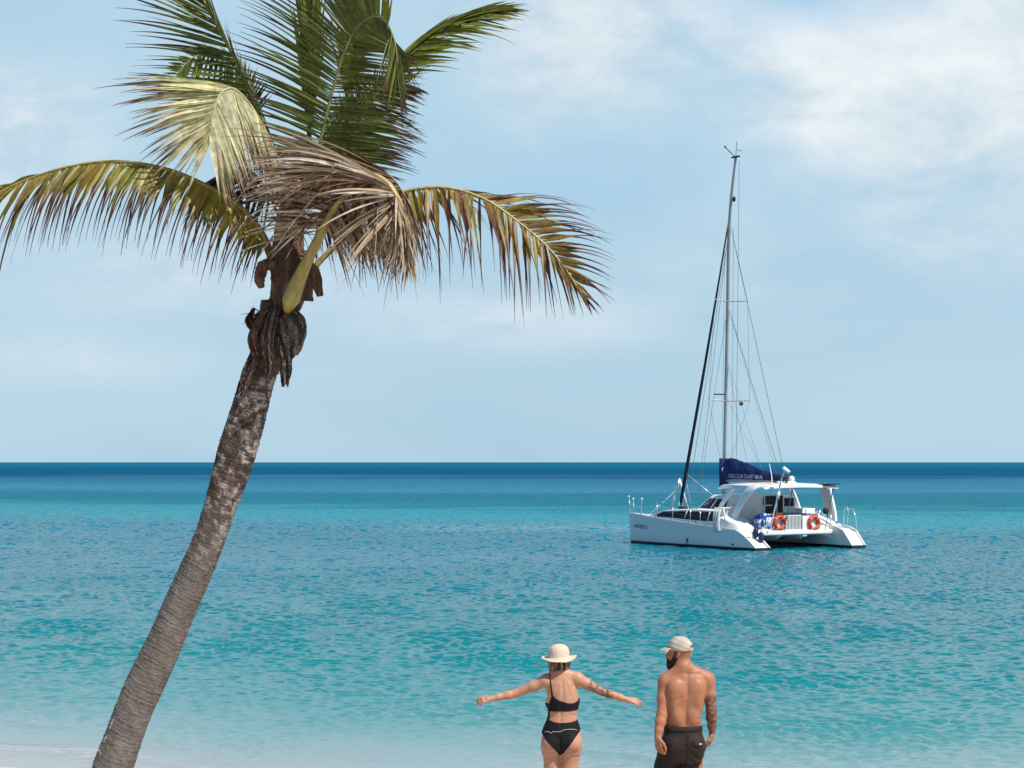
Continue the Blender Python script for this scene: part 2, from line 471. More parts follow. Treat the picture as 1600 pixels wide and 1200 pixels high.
# wind-roughened water reflects less at grazing angles the more unseen wavelets each point holds
lim = sea_m.ramp(tt, [(lv(4), (.95,) * 3), (lv(14), (.80,) * 3), (lv(28), (.55,) * 3), (lv(50), (.50,) * 3), (lv(80), (.42,) * 3), (lv(110), (.30,) * 3), (lv(150), (.11,) * 3), (lv(215), (.18,) * 3), (lv(330), (.14,) * 3), (lv(500), (.03,) * 3), (lv(1500), (.03,) * 3)])
lim = sea_m.math('ADD', lim, sea_m.math('MULTIPLY', calmf, .30))
sb = sea_m.n('ShaderNodeMixShader')
sea_m.l(sea_m.math('MINIMUM', fr_.outputs[0], lim), sb.inputs[0]); sea_m.l(sdiff.outputs[0], sb.inputs[1]); sea_m.l(sgl.outputs[0], sb.inputs[2])
foam_att = 0.22 * np.clip(wl / 0.045, 0, 1) * (yw < 0.25) * np.clip(1.6 * np.sin(X * 0.45 + 4.6) - 0.2, 0, 1)
me = grid_mesh('sea', X, Y, H, {'off': off, 'foam': foam_att, 'calm': calm})
sea = link_mesh('sea', me, sea_m.done(sb))
tag(sea, 'turquoise shallow sea darkening to deep blue at the horizon', 'sea', kind='structure')
# ------------------------------------------------------------------ palm
PY0 = 10.0
def ground_z(x, y):
    off = y - float(shore_y(x))
    return -0.11 * off if off > -18 else 1.98
# leaf material: colours come with the leaflets (green blade, brown dried end)
def leaf_mat(name, trans=0.35, rough=0.42, spec=0.45):
    n = NT(name)
    c = n.n('ShaderNodeVertexColor', layer_name='tone').outputs[0]
    f = n.noise(n.obj(), 26.0, 4, 0.6)
    c2 = n.mix(n.maprange(f, .3, .72), n.mix(1.0, c, (.66, .66, .66), 'MULTIPLY'), n.mix(1.0, c, (1.3, 1.25, 1.15), 'MULTIPLY'))
    b = n.principled(c2, rough, spec)
    t = n.n('ShaderNodeBsdfTranslucent'); n.l(n.mix(1.0, c2, (1.25, 1.3, .8), 'MULTIPLY'), t.inputs[0])
    m = n.n('ShaderNodeMixShader'); m.inputs[0].default_value = trans
    n.l(b.outputs[0], m.inputs[1]); n.l(t.outputs[0], m.inputs[2])
    return n.done(m)
M_leaf = leaf_mat('palm_leaflet')
M_dead = leaf_mat('dry_leaflet', 0.15, 0.7, 0.25)
def stem_mat():
    n = NT('frond_stem')
    c = n.n('ShaderNodeVertexColor', layer_name='tone').outputs[0]
    o = n.obj()
    f = n.noise(n.mapping(o, (30, 30, 8)), 1.0, 5, 0.65)
    sp = n.noise(o, 60.0, 3, 0.7)
    c2 = n.mix(n.maprange(f, .35, .7), c, n.mix(1.0, c, (.62, .55, .42), 'MULTIPLY'))
    c3 = n.mix(n.maprange(sp, .66, .74), c2, (.06, .035, .02))
    return n.done(n.principled(c3, 0.42, 0.5, normal=n.bump(f, .25, .005)))
M_stem = stem_mat()
def fibre_mat():
    n = NT('leaf_fibre')
    o = n.obj()
    f = n.noise(n.mapping(o, (34, 34, 7)), 1.0, 6, 0.7, 0.6)
    g = n.noise(o, 7.0, 4, 0.6)
    c = n.ramp(f, [(.28, (.048, .028, .018)), (.48, (.145, .088, .058)), (.62, (.26, .172, .118)), (.78, (.42, .33, .26))])
    c = n.mix(n.maprange(g, .4, .7), c, n.mix(1.0, c, (.7, .55, .5), 'MULTIPLY'))
    return n.done(n.principled(c, 0.85, 0.2, normal=n.bump(f, .8, .02)))
M_fibre = fibre_mat()
def sheath_mat():
    n = NT('dry_sheath')
    o = n.obj()
    f = n.noise(n.mapping(o, (60, 60, 10)), 1.0, 6, 0.7, 0.5)
    c = n.ramp(f, [(.28, (.06, .042, .033)), (.5, (.155, .115, .092)), (.68, (.28, .235, .205)), (.8, (.42, .38, .345))])
    return n.done(n.principled(c, 0.8, 0.25, normal=n.bump(f, .6, .012)))
M_sheath = sheath_mat()

palm = empty('palm_tree', (P(177, 1200, PY0).x - 0.28, PY0, ground_z(-2.6, PY0) - 0.05))
tag(palm, 'leaning coconut palm with green, pale and dead brown fronds', 'palm tree')
bpy.context.view_layer.update()
def under(o, parent):
    """parent keeping world place"""
    o.parent = parent
    m = parent.matrix_world if parent.parent is None else Matrix.Translation(parent.location)
    o.matrix_parent_inverse = m.inverted()
    return o

# trunk: ring scars and cracks as real relief
ctr = [(430, 470, 52), (428, 520, 54), (416, 560, 56), (401, 600, 61), (386, 650, 64), (371, 700, 65), (357, 750, 63), (342, 800, 60), (325, 850, 58), (303, 900, 59), (280, 950, 64),
       (258, 1000, 66), (235, 1050, 65), (213, 1100, 63), (195, 1150, 66), (177, 1200, 70), (150, 1290, 76), (128, 1390, 84)]
pts = [P(a, b, PY0) for a, b, _ in ctr]
gz = palm.location.z - 0.12
last = pts[-1]
pts.append(Vector((palm.location.x + .02, PY0, gz + .15))); pts.append(Vector((palm.location.x, PY0, gz - .2)))
wid = [c for *_, c in ctr] + [100, 118]
path = crom(pts, 40)
rad = np.interp(np.arange(len(path)) / 40.0, np.arange(len(wid)), [q * PY0 / 2800 / 2 * .93 - .007 for q in wid])
NS = 72
lens = np.concatenate([[0], np.cumsum([(path[i + 1] - path[i]).length for i in range(len(path) - 1)])])
# resample densely along the length
LS = np.arange(0, lens[-1], 0.0045)
px_ = np.array([[p.x, p.y, p.z] for p in path])
C = np.stack([np.interp(LS, lens, px_[:, k]) for k in range(3)], -1)
RR = np.interp(LS, lens, rad)
T = np.gradient(C, axis=0); T /= np.linalg.norm(T, axis=1)[:, None]
U = np.cross(T, np.array([0, 1, 0])); U /= np.linalg.norm(U, axis=1)[:, None]
V = np.cross(T, U)
ang = np.linspace(0, 2 * np.pi, NS, endpoint=False)
rt = np.random.default_rng(4)
# ring scars: uneven spacing, tilted, broken round the trunk
ringpos = []; q = 0.0
while q < LS[-1]:
    ringpos.append(q); q += rt.uniform(0.013, 0.027)
ringpos = np.array(ringpos)
A2, L2 = np.meshgrid(ang, LS)
wob = 0.008 * np.sin(A2 + 5 * np.sin(L2 * 0.9)) + 0.002 * np.sin(3 * A2 + L2 * 11) + 0.0015 * np.sin(7 * A2 - L2 * 23)
Lw = L2 + wob
ix = np.clip(np.searchsorted(ringpos, Lw) - 1, 0, len(ringpos) - 2)
fr = (Lw - ringpos[ix]) / (ringpos[ix + 1] - ringpos[ix])
amp = rt.uniform(0.25, 1.0, len(ringpos))[ix] * (0.6 + 0.4 * np.sin(A2 * 2 + ix * 1.7)) 
relief = 0.0062 * amp * (1 - fr) ** 1.4
bulge = 0.006 * (np.sin(2 * A2 + L2 * 3.1) + np.sin(3 * A2 - L2 * 5.3) + np.sin(L2 * 9.0)) * 0.6
crack = -0.0035 * np.clip(np.sin(A2 * 11 + 3 * np.sin(L2 * 4) + ix * 0.35) - 0.55, 0, 1)
grit = rt.normal(0, 0.0006, A2.shape)
rr = RR[:, None] + relief + bulge + crack + grit
Pn = C[:, None, :] + (np.cos(A2)[..., None] * U[:, None, :] + np.sin(A2)[..., None] * V[:, None, :]) * rr[..., None]
me = bpy.data.meshes.new('trunk')
n0, n1_ = A2.shape
me.vertices.add(n0 * n1_); me.vertices.foreach_set('co', (Pn.reshape(-1, 3) - np.array(palm.location)).astype(np.float32).ravel())
idx = np.arange(n0 * n1_, dtype=np.int32).reshape(n0, n1_); nx = np.roll(idx, -1, 1)
q4 = np.stack([idx[:-1], nx[:-1], nx[1:], idx[1:]], -1).reshape(-1, 4)[:, ::-1].copy()
me.loops.add(q4.size); me.loops.foreach_set('vertex_index', q4.ravel())
me.polygons.add(len(q4)); me.polygons.foreach_set('loop_start', np.arange(0, q4.size, 4, dtype=np.int32)); me.update(calc_edges=True)
for nm, a in (('along', Lw), ('groove', fr), ('ringtone', rt.uniform(0, 1, len(ringpos))[ix]), ('round', -np.cos(A2)), ('ringid', ix * 1.0)):
    at = me.attributes.new(nm, 'FLOAT', 'POINT'); at.data.foreach_set('value', a.reshape(-1).astype(np.float32))
n = NT('palm_trunk')
AT = lambda nm: n.n('ShaderNodeAttribute', attribute_name=nm).outputs['Fac']
o = n.obj(); al, gr, rg = AT('along'), AT('groove'), AT('ringtone')
cmb = n.n('ShaderNodeCombineXYZ'); n.l(n.math('MULTIPLY', al, 30), cmb.inputs[2])
osep = n.n('ShaderNodeSeparateXYZ'); n.l(o, osep.inputs[0]); n.l(n.math('MULTIPLY', osep.outputs[0], 6), cmb.inputs[0]); n.l(n.math('MULTIPLY', osep.outputs[1], 6), cmb.inputs[1])
band = n.noise(cmb.outputs[0], 1.0, 6, 0.68, 0.3)
blot = n.noise(n.mapping(o, (9, 9, 5)), 1.0, 6, 0.62, 0.4)
cm2 = n.n('ShaderNodeCombineXYZ'); n.l(n.math('MULTIPLY', osep.outputs[0], 22), cm2.inputs[0]); n.l(n.math('MULTIPLY', osep.outputs[1], 22), cm2.inputs[1]); n.l(n.math('MULTIPLY', AT('ringid'), 0.55), cm2.inputs[2])
ringn = n.noise(cm2.outputs[0], 1.0, 3, 0.6)
fine = n.noise(n.mapping(o, (60, 60, 160)), 1.0, 4, 0.7)
low = n.maprange(al, 1.0, 1.75, 0, 1, True)
mixv = n.math('ADD', n.math('ADD', n.math('MULTIPLY', blot, 0.40), n.math('MULTIPLY', band, 0.18)), n.math('MULTIPLY', ringn, 0.46))
up_c = n.ramp(mixv, [(.38, (.045, .033, .027)), (.48, (.110, .080, .062)), (.53, (.20, .158, .128)), (.56, (.44, .39, .35)), (.68, (.62, .58, .53))])
lo_c = n.ramp(mixv, [(.34, (.14, .118, .10)), (.48, (.215, .187, .163)), (.62, (.295, .262, .233)), (.74, (.40, .37, .335))])
cc = n.mix(low, up_c, lo_c)
cc = n.mix(n.maprange(fine, .35, .7), n.mix(1.0, cc, (.66, .62, .6), 'MULTIPLY'), cc)
cc = n.mix(n.maprange(gr, .66, 1.0, 0, .85), cc, (.035, .025, .02))
# lichen flecks on one flank low down
lich = n.math('MULTIPLY', n.maprange(n.noise(o, 22, 3, .5), .56, .62), n.math('MULTIPLY', n.maprange(al, 1.9, 2.4), n.maprange(AT('round'), .72, .86)))
cc = n.mix(lich, cc, (.62, .60, .54))
trunk = link_mesh('trunk', me, n.done(n.principled(cc, 0.88, 0.2, normal=n.bump(n.math('ADD', fine, n.math('MULTIPLY', band, .8)), .5, .008))), palm)

def noisy_tube(mb, pts, rads, n=28, amp=0.12, freq=3.0, seed=0, flat=None):
    r_ = np.random.default_rng(seed); ph = r_.uniform(0, 6.28, 6)
    base = len(mb.v)
    mb.tube(pts, rads, n, flat=flat)
    m = len(pts)
    for i in range(m):
        c = Vector(pts[i])
        for k in range(n):
            an = 2 * math.pi * k / n
            f = 1 + amp * (math.sin(freq * an + ph[0] + i * .35) + .7 * math.sin(2 * an + ph[1] - i * .22) + .5 * math.sin(7 * an + ph[2] + i * .9) + .6 * r_.normal())
            j = base + i * n + k
            mb.v[j] = tuple(c + (Vector(mb.v[j]) - c) * f)

def local(o):
    """mesh was written in world coordinates: keep its place under the palm"""
    o.parent = palm; o.matrix_parent_inverse = Matrix.Translation(-palm.location)
    return o
# heart of the crown: old leaf bases wrapped in brown fibre
mb = MB()
hp = crom([P(436, 500, PY0), P(446, 472, PY0), P(454, 440, PY0), P(450, 405, PY0 + .02), P(452, 365, PY0 + .05), P(457, 320, PY0 + .08), P(460, 270, PY0 + .1)], 8)
noisy_tube(mb, hp, np.interp(np.linspace(0, 6, len(hp)), range(7), [.07, .095, .112, .094, .080, .07, .05]), 36, .045, 4, 3)
for (a, b, c, d, y0, y1, r0) in [(434, 468, 432, 375, -.07, -.02, .040), (478, 470, 484, 405, -.02, .02, .040), (450, 466, 452, 360, -.10, -.05, .040), (430, 425, 412, 378, -.05, -.04, .020), (478, 430, 490, 385, .04, .05, .026)]:
    pp = crom([P(a, b, PY0 + y0), P((a + c) / 2, (b + d) / 2, PY0 + (y0 + y1) / 2 - .02), P(c, d, PY0 + y1)], 8)
    noisy_tube(mb, pp, np.linspace(r0, r0 * .55, len(pp)), 14, .08, 3, int(a), flat=(1, .6))
local(mb.build('crown_heart', M_fibre, smooth=True))
# two curled dry stubs
for pts_, sd_ in (([(430, 414, -.08), (416, 414, -.10), (407, 424, -.11), (406, 438, -.12), (409, 450, -.12)], 5), ([(472, 412, -.02), (484, 417, -.03), (492, 428, -.03), (497, 446, -.03), (500, 463, -.03)], 6)):
    mb = MB(); pp = crom([P(a, b, PY0 + c) for a, b, c in pts_], 7)
    noisy_tube(mb, pp, np.interp(np.linspace(0, 1, len(pp)), [0, .4, .8, 1], [.030, .034, .027, .016]), 14, .10, 3, sd_, flat=(1, .55))
    local(mb.build('dry_stub', M_fibre, smooth=True))
# dry sheaths hanging round the neck of the trunk
def flap(name, pts_, w, seed, mat=M_sheath, thick=.006, crease=.018, out=(0, -1, 0)):
    r_ = np.random.default_rng(seed); pp = crom([P(a, b, PY0 + c) for a, b, c in pts_], 9)
    m = len(pp); nn = 15; rows_f, rows_b = [], []
    ph = r_.uniform(0, 6.28, 4)
    for i, p in enumerate(pp):
        t = i / (m - 1)
        tn = (pp[min(i + 1, m - 1)] - pp[max(i - 1, 0)]).normalized()
        sd_ = tn.cross(Vector(out)).normalized()
        ww = np.interp(t, np.linspace(0, 1, len(w)), w)
        rf, rb = [], []
        for k in range(nn):
            s_ = k / (nn - 1) * 2 - 1
            dep = crease * (math.sin(6 * s_ + ph[0] + 3 * t) + .6 * math.sin(11 * s_ + ph[1] - 5 * t) + .4 * r_.normal()) + .35 * ww * (1 - s_ * s_)
            rag = 0.03 * math.sin(9 * s_ + ph[2]) * (t ** 4)
            c = p + sd_ * (s_ * ww * (1 + .1 * math.sin(9 * t + ph[3]))) + Vector(out) * dep + tn * rag
            rf.append(c + Vector(out) * thick); rb.append(c - Vector(out) * thick)
        rows_f.append(rf + rb[::-1])
    mb = MB(); mb.loft(rows_f)
    return local(mb.build(name, mat, smooth=True))
mb = MB()
npth = crom([P(440, 478, PY0), P(432, 492, PY0), P(427, 520, PY0), P(421, 548, PY0), P(410, 575, PY0)], 8)
noisy_tube(mb, npth, np.interp(np.linspace(0, 4, len(npth)), range(5), [.066, .092, .100, .094, .096]), 40, .05, 3, 12)
local(mb.build('leaf_sheath', M_fibre, smooth=True))
flap('dry_sheath', [(424, 488, -.13), (408, 505, -.15), (401, 530, -.14), (405, 556, -.12)], [.040, .055, .05, .026], 21, M_fibre)
flap('dry_sheath', [(446, 492, -.13), (456, 515, -.15), (458, 540, -.15), (452, 558, -.14)], [.05, .062, .055, .03], 22)
flap('dry_sheath', [(440, 525, -.13), (446, 555, -.15), (447, 580, -.15), (446, 598, -.14)], [.03, .036, .034, .022], 23)
flap('dry_sheath', [(403, 548, -.08), (394, 570, -.10), (384, 592, -.11), (377, 612, -.11)], [.036, .04, .034, .02], 24)
flap('dry_sheath', [(432, 482, -.14), (424, 505, -.165), (419, 535, -.165), (421, 566, -.15), (418, 585, -.14)], [.022, .034, .030, .024, .010], 25)
flap('dry_sheath', [(455, 484, -.12), (466, 500, -.14), (471, 522, -.14), (467, 540, -.13)], [.020, .034, .030, .012], 26)
flap('dry_sheath', [(415, 500, -.11), (398, 512, -.13), (390, 500, -.135), (394, 488, -.13)], [.018, .026, .022, .010], 27, M_fibre)
flap('dry_sheath', [(396, 535, -.06), (398, 560, -.08), (390, 580, -.10), (380, 598, -.10), (374, 610, -.10)], [.018, .026, .026, .020, .008], 28)
mb = MB()
rh = np.random.default_rng(8)
for k in range(26):
    a = P(412 + rh.uniform(-12, 12), 490 + rh.uniform(-4, 4), PY0 - .1)
    d = Vector((rh.normal(-.5, .6), rh.normal(-.3, .4), rh.normal(.1, .4))).normalized()
    mb.tube([a, a + d * .05 + Vector((0, 0, -.005)), a + d * .09 + Vector((0, 0, -.02))], [.0028, .002, .001], 4)
local(mb.build('loose_fibre', M_fibre, smooth=True))
mb = MB()
for k in range(30):
    a = P(445 + rh.uniform(-20, 40), 375 + rh.uniform(-25, 30), PY0 - .1)
    d = Vector((rh.normal(.3, .8), rh.normal(-.5, .4), rh.normal(-.3, .5))).normalized()
    mb.tube([a, a + d * .07, a + d * .13 + Vector((0, 0, -.03))], [.003, .002, .001], 4)
local(mb.build('loose_fibre', M_fibre, smooth=True))

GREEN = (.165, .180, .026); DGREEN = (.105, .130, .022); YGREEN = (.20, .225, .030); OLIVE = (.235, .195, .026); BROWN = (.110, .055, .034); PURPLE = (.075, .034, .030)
PALE = (.66, .63, .43); TAN = (.43, .335, .245); LTAN = (.66, .60, .52); DTAN = (.13, .080, .050); RACH = (.30, .25, .07)
def lerp3(a, b, t): return tuple(a[i] + (b[i] - a[i]) * t for i in range(3))

def frond(label, rach, r0, r1, left, right, cols, tipc, tipstart=.7, n=80, u0=.12, u1=1.0, wid=.017, droop=1.0, jit=.08, ljit=.10, seed=0, stemc=(RACH, RACH),
          mat=None, rowcut=None, wtwist=.35, segs=8, thin=0.0, stemflat=(1, .75), brk=0.0, lo=1.0):
    """rach: (px, py, away) stations; left / right: rows (u, (right, up, away), length in px) in photograph axes at the palm"""
    r_ = np.random.default_rng(seed)
    pts_ = crom([P(a, b, PY0 + c) for a, b, c in rach], 12)
    A_ = np.array([[p.x, p.y, p.z] for p in pts_])
    cl = np.concatenate([[0], np.cumsum(np.linalg.norm(np.diff(A_, axis=0), axis=1))]); cl /= cl[-1]
    TT = np.gradient(A_, axis=0); TT /= np.linalg.norm(TT, axis=1)[:, None]
    at = lambda arr, u_: np.array([np.interp(u_, cl, arr[:, k]) for k in range(3)])
    V_, F_, Cc = [], [], []
    for side, tab in ((0, left), (1, right)):
        if not tab: continue
        us = np.array([q[0] for q in tab]); ds = np.array([q[1] for q in tab], float); ls = np.array([q[2] for q in tab], float) * PY0 / 2800
        ds = ds[:, [0, 2, 1]]; ds /= np.linalg.norm(ds, axis=1)[:, None]
        umin = max(u0, us[0]); umax = min(u1, us[-1]) 
        cnt = int(n * (umax - umin))
        for i in range(cnt):
            u_ = umin + (umax - umin) * (i + .5 + r_.uniform(-.35, .35)) / cnt
            if r_.random() < .03: continue
            p = at(A_, u_); t = at(TT, u_); t /= np.linalg.norm(t)
            d = np.array([np.interp(u_, us, ds[:, k]) for k in range(3)]); d = d / np.linalg.norm(d) + r_.normal(0, jit, 3); d /= np.linalg.norm(d)
            L = np.interp(u_, us, ls) * (1 + r_.normal(0, ljit))
            if L < .02: continue
            wmax = wid * (0.7 + .5 * min(1, L / .5)) * r_.uniform(.85, 1.15)
            wd = t - d * np.dot(t, d)
            if np.linalg.norm(wd) < .2: wd = np.cross(d, [0, 1, 0.2])
            wd /= np.linalg.norm(wd)
            tw = r_.normal(0, wtwist); nrm_ = np.cross(d, wd)
            wd = wd * math.cos(tw) + nrm_ * math.sin(tw)
            b0 = len(V_); S = segs
            c0 = cols[int(r_.integers(len(cols)))]; kf = r_.uniform(.75, 1.25); c0 = tuple(x * kf for x in c0)
            ts = tipstart + r_.normal(0, .09); kink = int(r_.integers(2, S)) if r_.random() < brk else -1
            dd = d.copy(); pp = p.copy()
            dr = droop * r_.uniform(.75, 1.3)
            for s_ in range(S + 1):
                q = s_ / S
                w_ = wmax * (0.45 + 2.2 * q if q < .25 else (1.0 - ((q - .25) / .75) ** 1.6)) * .5 if s_ < S else .0008
                if thin and s_ < S: w_ *= 1 - thin * min(1, max(0, (q - .22) / .25))
                nn_ = np.cross(dd, wd); nl = np.linalg.norm(nn_); nn_ = nn_ / nl if nl > 1e-6 else np.array([0, -1, 0])
                fold = w_ * .42
                V_ += [tuple(pp - wd * w_ + nn_ * fold), tuple(pp), tuple(pp + wd * w_ + nn_ * fold)]
                k_ = min(1, max(0, (q - ts) / .16))
                cc_ = lerp3(c0, tipc, k_)
                Cc += [cc_] * 3
                if s_:
                    a_ = b0 + (s_ - 1) * 3
                    F_ += [(a_, a_ + 1, a_ + 4, a_ + 3), (a_ + 1, a_ + 2, a_ + 5, a_ + 4)]
                dd = dd + np.array([0, 0, -1.0]) * dr * L * .40 * (0.3 + 1.4 * q) / S * 2.2
                if s_ == kink: dd = dd + np.array([r_.normal(0, .35), r_.normal(0, .3), -.9])
                dd /= np.linalg.norm(dd)
                wd = wd - dd * np.dot(wd, dd); wd /= max(1e-6, np.linalg.norm(wd))
                pp = pp + dd * L / S
    mb = MB(); mb.v = V_; mb.f = F_; mb.c = Cc
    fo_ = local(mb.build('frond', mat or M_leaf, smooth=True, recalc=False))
    if label: fo_['label'] = label
    mb = MB(); m = len(pts_)
    rs = [r0 + (r1 - r0) * (i / (m - 1)) ** .8 for i in range(m)] if not callable(r0) else [r0(c) for c in cl]
    mb.tube(pts_, rs, 10, flat=stemflat, up=(0, -1, .2))
    mb.c = [lerp3(stemc[0], stemc[1], (i // 10) / (m - 1)) for i in range(len(mb.v))]
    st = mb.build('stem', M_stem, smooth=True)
    st.parent = fo_
    return fo_

# long arching frond to the left, leaflets hanging
frond('long arching olive frond with hanging brown tips', [(433, 425, 0), (420, 385, -.03), (402, 352, -.06), (370, 318, -.1), (325, 291, -.14), (260, 264, -.18), (180, 252, -.22), (100, 262, -.26), (20, 290, -.3), (-70, 340, -.34)], .026, .005,
      [(.08, (-.4, -.8, -.4), 80), (.2, (-.32, -.75, -.4), 130), (.4, (-.22, -.55, -.45), 148), (.7, (-.28, -.6, -.40), 158), (.85, (-.5, -.6, -.35), 165), (1.0, (-.9, -.5, -.2), 130)],
      [(.1, (-.3, -.6, .4), 70), (.25, (-.28, -.35, .4), 120), (.45, (-.25, -.15, .45), 160), (.7, (-.4, -.1, .4), 165), (.85, (-.75, -.05, .3), 160), (1.0, (-.95, -.1, .2), 130)],
      [OLIVE, (.21, .20, .03), (.25, .16, .035), (.17, .17, .025), (.34, .29, .06)], PURPLE, .32, 104, .10, droop=2.6, wid=.030, seed=1, stemc=((.26, .18, .06), (.36, .33, .08)), thin=.66, jit=.10)
# right frond
frond('drooping frond with brown ragged leaflets', [(476, 440, .0), (500, 408, -.03), (530, 380, -.05), (575, 335, 0), (625, 302, .0), (690, 293, -.02), (750, 308, -.06), (805, 343, -.1), (865, 396, -.13), (915, 468, -.15)], .026, .004,
      [(.15, (.2, -.8, -.4), 90), (.34, (.15, -.65, -.45), 150), (.5, (.12, -.6, -.45), 170), (.7, (.15, -.7, -.4), 165), (.85, (.25, -.85, -.2), 95), (1.0, (.5, -.85, -.1), 30)],
      [(.2, (.25, -.7, .4), 90), (.4, (.25, -.4, .45), 140), (.55, (.45, .05, .4), 130), (.64, (.95, .32, .1), 135), (.8, (1, .10, .0), 115), (.93, (.9, -.40, .05), 70), (1.0, (.6, -.8, 0), 30)],
      [OLIVE, (.24, .17, .03), (.20, .11, .035), (.32, .22, .06), (.17, .09, .03)], (.085, .036, .028), .34, 94, .2, droop=1.7, wid=.029, seed=2, stemc=((.48, .38, .12), (.55, .52, .26)), thin=.62, jit=.10)
# upright frond seen edge on
frond('upright frond seen edge on', [(482, 260, .10), (484, 170, .10), (486, 80, .11), (489, -30, .13), (492, -150, .16), (500, -270, .2)], .022, .006,
      [(.0, (-.12, 1, -.10), 130), (.5, (-.14, 1, -.06), 190), (1, (-.3, .9, 0), 120)], [(.0, (.10, 1, .05), 130), (.5, (.10, 1, .05), 190), (1, (.3, .9, 0), 120)],
      [GREEN, YGREEN, (.30, .31, .07)], BROWN, .85, 130, .1, droop=.25, wid=.022, seed=3, stemc=((.2, .2, .05), (.16, .2, .04)), jit=.04)
frond('narrow frond curling above the big fan', [(520, 250, .24), (545, 150, .24), (566, 70, .22), (577, 10, .2), (583, -80, .2), (600, -190, .24)], .018, .005,
      [(.1, (-.25, 1, .0), 120), (.6, (-.14, 1, 0), 150), (1, (-.3, .9, 0), 100)], [(.1, (.3, .9, .0), 110), (.6, (.16, 1, 0), 150), (1, (.3, .9, 0), 100)],
      [OLIVE, GREEN, DGREEN], BROWN, .85, 110, .2, droop=.25, wid=.022, seed=4, stemc=((.2, .2, .05), (.16, .2, .04)), jit=.05)
# upper left frond
frond('tall green frond leaning left', [(434, 262, .10), (415, 200, .11), (393, 145, .12), (368, 92, .14), (342, 45, .16), (315, -5, .2), (285, -60, .25), (250, -105, .25)], .026, .006,
      [(.18, (-.9, .12, .05), 110), (.35, (-.98, .20, .08), 175), (.55, (-.90, .42, .06), 190), (.75, (-.7, .65, .05), 180), (1, (-.6, .7, .1), 110)],
      [(.3, (-.1, .7, -.6), 60), (.5, (-.25, .75, -.5), 80), (.7, (-.2, .8, -.4), 100), (1, (0, 1, .1), 90)],
      [DGREEN, GREEN, (.085, .105, .018)], PURPLE, .58, 84, .15, droop=.5, wid=.0195, thin=.25, seed=5, stemc=((.17, .21, .05), (.22, .22, .06)), jit=.05, stemflat=(1.25, .8))
frond('small curled green frond tip', [(432, 250, .2), (408, 190, .24), (385, 130, .26), (362, 97, .24), (338, 84, .2), (312, 86, .16), (292, 98, .13), (278, 116, .12)], .014, .003,
      [(.25, (-.5, -.6, .0), 60), (.6, (.0, -1, -.1), 72), (1, (-.4, -.8, -.1), 38)], [(.3, (.4, .5, .1), 40), (.7, (-.3, .4, .2), 30), (1, (-.7, .1, .1), 25)],
      [DGREEN, GREEN], GREEN, .95, 90, .25, droop=1.0, wid=.016, seed=6, stemc=((.2, .24, .06), (.4, .42, .2)), jit=.06)
# right upper frond
frond('bright green frond reaching right', [(520, 258, .30), (575, 165, .36), (618, 100, .40), (652, 64, .43), (690, 40, .46), (740, 22, .5), (790, 14, .55)], .022, .004,
      [(.3, (.65, .75, .05), 70), (.5, (.78, .62, .05), 110), (.75, (.9, .42, .05), 105), (1, (1, .0, .05), 40)], [(.3, (.7, .15, -.2), 60), (.5, (.93, .10, -.2), 105), (.75, (.97, -.02, -.15), 100), (1, (1, -.1, 0), 40)],
      [YGREEN, GREEN, (.15, .18, .03)], (.24, .18, .08), .82, 105, .3, droop=.8, wid=.021, seed=7, stemc=((.2, .24, .06), (.2, .24, .05)), jit=.07)
# dark frond behind the fan
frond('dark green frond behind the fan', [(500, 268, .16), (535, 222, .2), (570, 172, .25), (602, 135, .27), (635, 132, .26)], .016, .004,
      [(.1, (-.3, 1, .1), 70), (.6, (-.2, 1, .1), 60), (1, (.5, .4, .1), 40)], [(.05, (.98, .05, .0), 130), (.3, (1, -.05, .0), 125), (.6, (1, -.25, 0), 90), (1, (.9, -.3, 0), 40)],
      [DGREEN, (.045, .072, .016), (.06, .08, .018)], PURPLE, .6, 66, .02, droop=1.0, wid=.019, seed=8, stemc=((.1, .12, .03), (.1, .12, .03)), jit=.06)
# big fan
frond('large dark green fan frond with curled tip', [(489, 275, .02), (497, 235, .01), (508, 190, -.01), (520, 140, -.03), (535, 90, -.06), (552, 52, -.09), (570, 32, -.13), (588, 26, -.17), (604, 36, -.21), (616, 62, -.25), (622, 100, -.28)], .015, .004,
      [(.02, (-.92, .30, .10), 110), (.15, (-.88, .45, .12), 150), (.35, (-.82, .56, .12), 185), (.52, (-.74, .66, .1), 190), (.66, (-.45, .88, .05), 165), (.73, (-.15, 1, 0), 130), (.8, (.1, .3, -.5), 80), (.88, (-.2, -.9, -.3), 105), (1, (-.1, -1, -.1), 90)],
      [(.02, (.96, -.02, .10), 145), (.2, (.99, .02, .12), 150), (.4, (1, .02, .12), 130), (.55, (.98, -.1, .1), 110), (.68, (.7, -.55, .0), 110), (.8, (.25, -.95, -.1), 115), (1, (.1, -1, -.1), 95)],
      [DGREEN, (.115, .14, .022), (.14, .155, .026)], PURPLE, .66, 100, .02, droop=.6, wid=.0185, thin=.25, seed=9, stemc=((.26, .25, .06), (.17, .19, .08)), jit=.035, ljit=.07)
